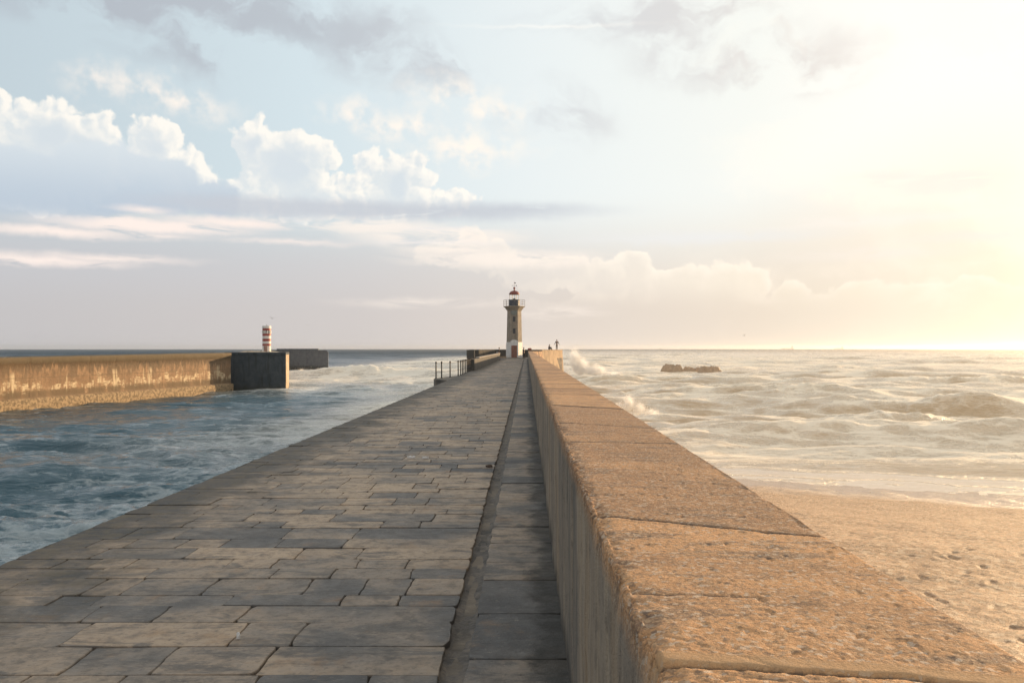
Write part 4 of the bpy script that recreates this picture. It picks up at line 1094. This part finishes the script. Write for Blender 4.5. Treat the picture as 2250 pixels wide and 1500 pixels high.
def standing(spread=.12, arm=.18, stride=.0, lean=0):
    J = dict(pelvis=(0, 0, .96), waist=(0, lean*.3, 1.12), chest=(0, lean*.7, 1.34), neck=(0, lean, 1.50), chin=(0, lean+.015, 1.56), head=(0, lean+.02, 1.65), crown=(0, lean+.01, 1.72))
    for s, k in (('l', -1), ('r', 1)):
        st = stride*k
        J.update({'sh'+s: (k*.185, lean*.85, 1.42), 'el'+s: (k*(.20+arm*.5), -st*.5+lean*.5-.03, 1.15), 'wr'+s: (k*(.20+arm), -st+.06+lean*.5, .92),
                  'hip'+s: (k*.09, 0, .90), 'kn'+s: (k*(.09+spread*.2), st*.6+.04, .50), 'an'+s: (k*(.09+spread*.35), st, .09), 'he'+s: (k*(.09+spread*.35), st-.05, .045), 'to'+s: (k*(.10+spread*.45), st+.15, .03)})
    return J
def sitting():
    J = dict(pelvis=(0, 0, .12), waist=(0, .0, .28), chest=(0, .08, .50), neck=(0, .13, .66), chin=(0, .16, .71), head=(0, .17, .80), crown=(0, .15, .87))
    for s, k in (('l', -1), ('r', 1)):
        J.update({'sh'+s: (k*.18, .10, .58), 'el'+s: (k*.24, .22, .36), 'wr'+s: (k*.12, .40, .42), 'hip'+s: (k*.09, .06, .10), 'kn'+s: (k*.13, .42, .46),
                  'an'+s: (k*.11, .52, .09), 'he'+s: (k*.11, .47, .045), 'to'+s: (k*.12, .68, .03)})
    return J
HT = DECK+1.37
person((P3(1223.5, 142.6), 142.6, HT), math.radians(20), standing(arm=.22, stride=.10), 'person standing upright on top of the pier head parapet, arms held out from the sides', 'people at the pier head', M_CL['charcoal'], M_CL['brown'])
person((P3(1204.5, 142.4)+.1, 142.4, HT-.0), math.radians(-60), sitting(), 'person sitting on top of the pier head parapet, knees drawn up', 'people at the pier head', M_CL['grey'], M_CL['brown'])
person((P3(1151.5, 136), 136, DECK), math.radians(60), standing(arm=.10, lean=.06), 'person in dark clothes standing against the parapet, right of the lighthouse', 'people at the pier head', M_CL['navy'], M_CL['charcoal'])
person((P3(1095.5, 134), 134, DECK), math.radians(-100), standing(arm=.08, lean=.10), 'person in dark clothes standing left of the lighthouse by a pale post', 'people at the pier head', M_CL['charcoal'], M_CL['navy'])
MB().lathe([(.05, 0), (.045, .95), (.06, 1.0), (.02, 1.05)], 10).build('bollard_post', M_WHITE)
o = bpy.data.objects['bollard_post']; o.location = (P3(1092, 133.5), 133.5, DECK); tag(o, 'slim pale post standing on the walkway left of the lighthouse', 'post')
b = MB(); b.box(-.32, -.16, 0, .32, .16, .26, .09); b.tube([(-.16, 0, .25), (-.1, 0, .36), (.1, 0, .36), (.16, 0, .25)], .015, 6)
o = b.build('bag', M_RED); o.location = (P3(1164, 133.2), 133.2, HT); tag(o, 'small red bag lying on the parapet right of the lighthouse', 'bag')

# ---------------------------------------------------------------- gulls, ships
M_GULL = mat('gull_plumage', lambda t: t.bsdf(t.mix(t.ss(t.xyz(t.obj())[0].abs(), .42, .6), (.50, .50, .50), (.06, .06, .06)), .8))
def gull(px, py, d, size, rz, flap, label):
    b = MB(); b.tube([(0, -.26, 0), (0, -.16, .01), (0, .0, .015), (0, .14, .02), (0, .20, .03), (0, .24, .03)], [.02, .055, .075, .05, .038, .012], 10)
    b.loft([[(-.02, -.24, 0), (.02, -.24, 0), (.07, -.36, 0), (-.07, -.36, 0)], [(-.02, -.24, .012), (.02, -.24, .012), (.07, -.36, .012), (-.07, -.36, .012)]])
    for k in (-1, 1):
        pr = [(0.03, .08, -.08, .02), (.28, .12, -.05, .02+flap*.55), (.52, .06, -.06, .02+flap*.75), (.70, -.06, -.10, flap*.6)]
        b.loft([[(k*x, y1, z), (k*x, (y1+y2)/2, z+.016), (k*x, y2, z), (k*x, (y1+y2)/2, z-.006)] for x, y1, y2, z in pr])
    o = b.build('gull', M_GULL, smooth=True); o.location = (P3(px, d), d, ZP(py, d)); o.rotation_euler = (0, .2, rz); o.scale = (size,)*3
    return tag(o, label, 'bird', 'gulls over the sea')
gull(598, 700.5, 190, 1.15, .8, .28, 'gull flying just above the red and white tower')
gull(676, 715.5, 230, .95, -.5, .12, 'gull flying low to the right of the red and white tower')
gull(1635, 738, 230, 1.1, 1.9, .25, 'gull flying over the open sea right of the lighthouse')

M_HULL = mat('hazed_ship_hull', m_plain((.46, .46, .46), (.52, .51, .50), .6, .05)); M_SUP = mat('ship_white', m_plain((.55, .54, .52), (.62, .6, .58), .6, .05))  # hulls paled: their fading into the haze is put into the grey
def ship(px, L, label, kind, d=6800, flip=1):
    L = L*1.31
    s = thing('cargo_ship', (P3(px, d), d, -4.0), label, 'ship', 'ships on the horizon')
    h = L*.065; b = MB(); sec = [(-.5, .35, .2), (-.46, .8, .05), (-.3, 1, 0), (.3, 1, 0), (.42, .7, .05), (.5, .06, .35)]
    b.loft([[(x*L, -w*L*.07, h+sh*h), (x*L*.97, -w*L*.05, -h*.6), (x*L*.97, w*L*.05, -h*.6), (x*L, w*L*.07, h+sh*h)] for x, w, sh in sec]); b.build('hull', M_HULL, s)
    sx = .33 if kind != 2 else 0
    b = MB(); b.box((sx-.07)*L, -L*.05, h, (sx+.06)*L, L*.05, h*2.4); b.box((sx-.05)*L, -L*.045, h*2.4, (sx+.04)*L, L*.045, h*3.3); b.box((sx-.05)*L, -L*.06, h*3.3, (sx+.0)*L, L*.06, h*3.8); b.build('superstructure', M_SUP, s)
    MB().lathe([(L*.02, h*2.4), (L*.017, h*4.3)], 12, cx=(sx+.055)*L).build('funnel', M_HULL, s)
    b = MB(); b.tube([((sx-.02)*L, 0, h*3.7), ((sx-.02)*L, 0, h*5.4)], L*.006, 6)
    b.build('mast', M_HULL, s)
    for x in (-.38, -.12) if kind != 2 else ():
        b = MB(); b.tube([(x*L, 0, h), (x*L, 0, h*2.4), ((x+.12)*L, 0, h*2.0)], L*.006, 6); b.build('derrick', M_HULL, s)
    if kind == 1:
        b = MB()
        for x in (-.36, -.22, -.08, .06): b.box(x*L, -L*.045, h, (x+.12)*L, L*.045, h*1.35)
        b.build('hatch_cover', M_HULL, s)
ship(1731, 80, 'largest of the faint cargo ships on the horizon, tall bridge at its right end', 1)
ship(1843, 66, 'faint low cargo ship on the horizon, rightmost of the ships', 1)
ship(1451, 34, 'small faint vessel on the horizon nearest the lighthouse', 2)

# ---------------------------------------------------------------- litter and shells
def scrap(name, px, py, h, size, m_, label, cat, seed, aspect=1.0):
    d = FPX*h/(py-765); r = random.Random(seed); b = MB()
    n = 9; ring = [(size*math.cos(a)*r.uniform(.6, 1.1), size*aspect*math.sin(a)*r.uniform(.6, 1.1)) for a in [2*math.pi*k/n for k in range(n)]]
    b.loft([[(x, y, .002) for x, y in ring], [(x*1.02, y*1.02, .012+.02*abs(x)/size) for x, y in ring], [(x*.6, y*.6, .022+.02*r.random()) for x, y in ring]])
    o = b.build(name, m_); o.location = (P3(px, d), d, CAMZ-h); return tag(o, label, cat)
scrap('feather', 905, 1007, 1.695, .075, M_WHITE, 'white feather lying on the paving, left of a smaller one', 'feather', 1, .3)
scrap('feather', 934, 1008, 1.695, .05, M_WHITE, 'smaller white feather lying on the paving beside a longer one', 'feather', 2, .4)
scrap('dead_leaf', 1076, 1027, 1.695, .055, M_CL['brown'], 'curled brown leaf lying beside the gutter', 'leaf', 3, .6)
scrap('shell', 524, 1403, 1.69, .013, M_WHITE, 'tiny white shell fragment on a grey paving slab', 'shell', 4)
zs = 3.9; scrap('shell', 2172, 1322, zs, .045, M_WHITE, 'small white shell lying among footprints in the sand', 'shell', 5)

# ---------------------------------------------------------------- haze
def build_haze():
    b = MB(); b.box(-7200, -120, -9, 7200, 7700, 22.5); 
    m = bpy.data.materials.new('sea_haze'); m.use_nodes = True; t = T(m.node_tree)
    v = t.n('ShaderNodeVolumePrincipled'); v.inputs['Color'].default_value = (.97, .94, .90, 1); v.inputs['Density'].default_value = 1.0e-4; v.inputs['Anisotropy'].default_value = .8
    o = t.n('ShaderNodeOutputMaterial'); t.t.links.new(v.outputs[0], o.inputs['Volume'])
    h = b.build('haze', m); tag(h, kind='stuff'); m.cycles.homogeneous_volume = True
build_haze()
